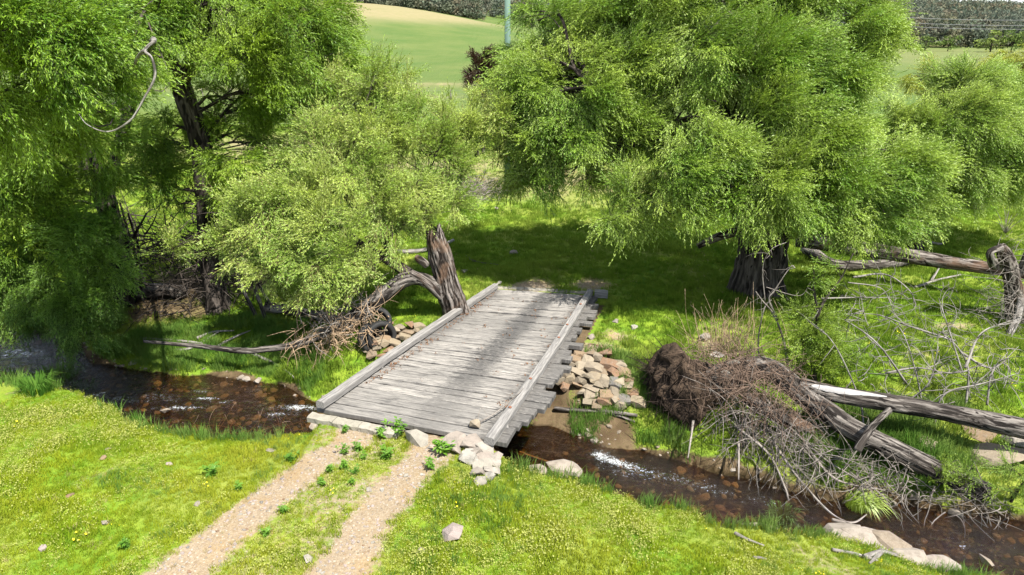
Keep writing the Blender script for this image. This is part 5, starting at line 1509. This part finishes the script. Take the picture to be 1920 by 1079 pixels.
c = cr(np.array([deck(.05, .86) + [0, 0, .1], deck(.075, .86) + [0, 0, .28], deck(.07, .9) + [0, 0, .15]]), 12); mb.tube(c, np.linspace(.008, .005, 12), 4)
tag(mb.build('driftwood_stick', twig_grey), 'thin stick leaning from the deck rock over the right kerb', 'stick', 'sticks lying on the ground')
# dry tan stems behind the root plate and beside the water
mb = MB(); r = np.random.default_rng(95)
for k in range(150):
    g = G(r.normal(1362, 34), r.normal(668, 14)); mb.tube(twig(g, np.array([r.normal(-.12, .28), r.normal(0, .25), 1]), r.uniform(.6, 1.7), 8, .16, .02, r), np.linspace(.008, .003, 8), 3)
tag(mb.build('dry_stems', twig_tan), 'thicket of tall dry tan stems behind the root plate', 'dry stems', kind='stuff')
mb = MB()
for k in range(46):
    g = G(r.uniform(330, 590), r.uniform(800, 815)); mb.tube(twig(g, np.array([r.normal(.2, .8), r.normal(0, .5), .5]), r.uniform(.3, .8), 8, .3, .1, r), np.linspace(.007, .003, 8), 3)
tag(mb.build('dry_canes', twig_tan), 'dry bent canes leaning over the left riffles from the near bank', 'dry canes', kind='stuff')
# grey brush heap beyond the shade
mb = MB()
for k in range(260):
    g = G(r.normal(893, 26), r.normal(362, 9)); mb.tube(twig(g + [0, 0, r.uniform(0, .5)], r.normal(size=3) * [1, .6, .4], r.uniform(.6, 1.6), 7, .25, .1, r), np.linspace(.018, .006, 7), 3)
tag(mb.build('brush_heap', twig_grey), 'heap of grey dead brush in the meadow behind the pale willow', 'brush heap', kind='stuff')
for (px, py, h, lab) in ((1790, 240 + 230, 1.6, 'leafless thin shrub standing in the pasture at right'),):
    g = G(1885, 440); mb = MB()
    for k in range(14):
        mb.tube(twig(g, np.array([r.normal(0, .35), r.normal(0, .3), 1]), r.uniform(.8, 2.0), 9, .22, 0, r), np.linspace(.014, .004, 9), 4)
    tag(mb.build('bare_shrub', twig_grey), lab, 'shrub')

# ------------------------------------------------------------------ middle distance: pole, wires, fences, copper shrub
t = T('treated_pole'); polem = t.done(t.bsdf(t.mix(t.noise(t.scale(t.pos(), (9, 9, .8)), 1.0, 4), (.07, .13, .10), (.14, .21, .17)), .8))
pb = D(952, 240, 34.0); pb[2] = terrain(pb[0], pb[1])
pole = thing('power_pole', pb, 'tall green treated power pole rising between the two tree crowns', 'power pole')
mb = MB(); mb.tube([pb - [0, 0, .3], pb + [0, 0, 5], pb + [0, 0, 11.5]], [.17, .155, .125], 14); mb.build('shaft', polem, pole)
t = T('wire'); wirem = t.done(t.bsdf((.25, .25, .26), .5))
arm = beam('crossarm', [pb + [-1.1, 0, 11.0], pb + [0, 0, 11.0], pb + [1.1, 0, 11.0]], .1, .12, polem, pole, 3, 6)
for k in (-1, -.4, .4, 1):
    mb = MB(); mb.tube([pb + [k, 0, 11.1], pb + [k, 0, 11.2], pb + [k, 0, 11.28]], [.04, .055, .03], 8); mb.build('insulator', wirem, arm)
# transmission line across the far right slope
pl = thing('power_line', D(1640, 45, 260), 'thin triple power line crossing in front of the forested hill at right', 'power line')
Yw = 250.0
for dy in (0, 10, 17):
    a, b_ = D(1560, 24 + dy, Yw), D(2050, 36 + dy, Yw)
    f = np.linspace(0, 1, 24); c = a + (b_ - a) * f[:, None]; c[:, 2] -= 1.2 * 4 * f * (1 - f)
    mb = MB(); mb.tube(c, .05, 5); mb.build('wire', wirem, pl)
for px in (1560, 2050):
    a = D(px, 40, Yw); a[2] = terrain(a[0], a[1])
    mb = MB(); mb.tube([a - [0, 0, .3], a + [0, 0, 12.5]], [.2, .14], 10); mb.build('pole', polem, pl)
postm = bark_mat('fence_post_wood', (.12, .10, .09), (.30, .27, .24))
def fence(a, b_, n, lab, wires=3):
    f = thing('wire_fence', a, lab, 'fence', 'paddock fences'); r = np.random.default_rng(n)
    xs = np.linspace(0, 1, n); ps = a + (b_ - a) * xs[:, None]; ps[:, 2] = terrain(ps[:, 0], ps[:, 1])
    for p in ps:
        h = r.uniform(1.1, 1.35); mb = MB(); mb.tube([p - [0, 0, .2], p + [r.normal(0, .05), 0, h]], [.07, .06], 7); mb.build('post', postm, f)
    for w in range(wires):
        mb = MB(); mb.tube(ps + [0, 0, .35 + .35 * w], .006, 4); mb.build('wire', wirem, f)
a, b_ = D(380, 168, 78), D(1000, 166, 78); fence(a, b_, 13, 'far wire fence with thin dark posts at the foot of the green hill')
a, b_ = D(420, 212, 56), D(1010, 208, 56); fence(a, b_, 9, 'nearer wire fence with grey posts across the meadow')
g0 = D(905, 190, 45.0); g0[2] = terrain(g0[0], g0[1])
tree('copper_tree', 'dark copper-leaved small tree beside the power pole', 'tree', [[[*(g0 - [0, 0, .2]), .14], [*(g0 + [0, 0, 1.2]), .1], [*(g0 + [.1, 0, 2.6]), .06]]],
     [(905, 108, 45, 18), (898, 130, 44.6, 22), (915, 135, 45, 20), (890, 150, 44.5, 14), (920, 155, 45, 18), (908, 165, 45, 16)], S_brown, bark_dark, dens=260, seed=16, limb_r=.03, droop=0, wk=0, size=(.5, .8), sides=7, ridge=0)
g0 = D(895, 205, 44.0); g0[2] = terrain(g0[0], g0[1])
tree('willow_shrub', 'light green shrub at the foot of the copper tree', 'shrub', [[[*(g0 - [0, 0, .2]), .06], [*(g0 + [0, 0, .6]), .04], [*(g0 + [.1, 0, 1.2]), .02]]],
     [(893, 160, 43, 10), (905, 172, 43, 14), (880, 172, 43, 8)], S_far, bark_dark, dens=80, seed=17, limb_r=.02, droop=0, wk=0, size=(.4, .7), sides=6, ridge=0)

# ------------------------------------------------------------------ far trees and the forested hills
def far_tree_mesh(seed, leafm, nb=11, nleaf=260, lsz=.10, tw_=.008):
    r = np.random.default_rng(seed); V, F, mi = [], [], []
    for a, b_ in (((0, 0, 0), (.03, .01, .55)), ((.0, .0, .3), (.18, .05, .62)), ((.01, 0, .3), (-.16, -.08, .66))):
        a, b_ = np.array(a, float), np.array(b_, float)
        for s in range(5):
            th = s / 5 * 6.28; e = np.array([math.cos(th), math.sin(th), 0]); th2 = (s + 1) / 5 * 6.28; e2 = np.array([math.cos(th2), math.sin(th2), 0])
            i = len(V); V += [a + e * tw_, a + e2 * tw_, b_ + e2 * tw_ * .5, b_ + e * tw_ * .5]; F.append((i, i + 1, i + 2, i + 3)); mi.append(1)
    cs = [np.array([r.normal(0, .17), r.normal(0, .17), r.uniform(.10, .86)]) for _ in range(nb)]
    for k in range(nleaf):
        c = cs[int(r.integers(nb))]; d = nrm(r.normal(size=3)); p = c + d * np.array([.19, .19, .13]) * r.uniform(.5, 1.05)
        e = nrm(np.cross(d + r.normal(0, .6, 3), r.normal(size=3))); f = nrm(np.cross(e, d + r.normal(0, .5, 3))); s_ = lsz * r.uniform(.5, 1.1)
        i = len(V); V += [p - e * s_ * .5, p - f * s_ * .35, p + e * s_ * .6, p + f * s_ * .45]; F.append((i, i + 1, i + 2, i + 3)); mi.append(0)
    return mesh_np('far_tree', V, [np.array(F)], [leafm, bark_dark], False, None, mi)
def forest_leaf(name, cols):
    t = T(name)
    rp = t.n('ValToRGB', {0: t.rnd()}).outputs[0]; e = rp.node.color_ramp.elements
    while len(e) < len(cols): e.new(.5)
    for k, cc in enumerate(cols): e[k].position = k / (len(cols) - 1); e[k].color = (*cc, 1)
    c = t.mix(t.math('MULTIPLY', t.ramp(t.noise(t.pos(), .012, 3), .4, .6), .5), rp, (.12, .14, .115))
    dif = t.n('BsdfDiffuse', {'Color': c}).outputs[0]; tr = t.n('BsdfTranslucent', {'Color': c}).outputs[0]
    return t.done(t.n('MixShader', {0: .25, 1: dif, 2: tr}).outputs[0])
euc = forest_leaf('eucalypt_leaf', [(.10, .13, .085), (.18, .17, .105), (.085, .115, .08), (.21, .17, .11), (.15, .18, .125), (.075, .105, .07)])
wfar = forest_leaf('far_willow_leaf', [(.15, .20, .05), (.18, .23, .06), (.13, .19, .05)])
EU = [src('tree_source', far_tree_mesh(800 + i, euc)) for i in range(4)]
r = np.random.default_rng(99)
n = 60000
x = r.uniform(-800, 1000, n); y = r.uniform(310, 1250, n)
y0 = np.interp(x, [-300, 0, 60, 140], [470, 455, 420, 335]) + 26 * (fbm(x * .02, y * 0, 4, 3) - .5) * 2
ok = (y > y0) & (np.abs(x) < y * .9 + 60)
clear = (x > -22) & (x < 40) & (y < 585 + .6 * x) & (fbm(x * .03, y * .03, 2, 2) < .62)
ok &= ~clear & (r.uniform(size=n) < np.clip(500 / y, .3, 1) * .75)
x, y = x[ok], y[ok]; z = terrain(x, y); n = len(x)
sc_ = r.uniform(9, 17, n)
o = scatter('forest', np.stack([x, y, z - .3], 1), np.stack([r.normal(0, .06, n), r.normal(0, .06, n), r.uniform(0, 6.28, n)], 1), sc_, 'forest', EU)
tag(o, 'grey-green eucalypt forest covering the far hills', 'forest', kind='stuff')
WFM = [far_tree_mesh(900 + i, wfar, 10, 520, .075, .016) for i in range(2)]
for px, Y, h, lab in ((1735, 318, 8.0, 'grey-green round tree left of the pale gap at the far paddock edge'), (1778, 316, 7.2, 'low rounded tree at the far paddock edge, right of the round tree'), (1858, 300, 11, 'large light green willow at the far end of the paddock'), (1897, 296, 10, 'light green willow at the right edge of the far paddock'), (1925, 300, 11, 'tall light green willow cut by the right picture edge')):
    p = D(px, 90, Y); p[2] = terrain(p[0], p[1])
    ft = thing('far_willow', p, lab, 'tree', 'trees along the far paddock edge')
    me = WFM[int(r.integers(2))]
    o = link('crown', me, ft); o.parent = ft; o.matrix_parent_inverse.identity(); o.location = (0, 0, 0)
    o.scale = (h * 1.5, h * 1.3, h); o.rotation_euler = (0, 0, r.uniform(0, 6)); o['kind'] = 'stuff'
    mb = MB(); mb.tube([[0, 0, -.3], [0, 0, h * .3], [.1, 0, h * .6]], [h * .03, h * .025, h * .012], 7)
    tk = mb.build('trunk', bark_dark); tk.parent = ft
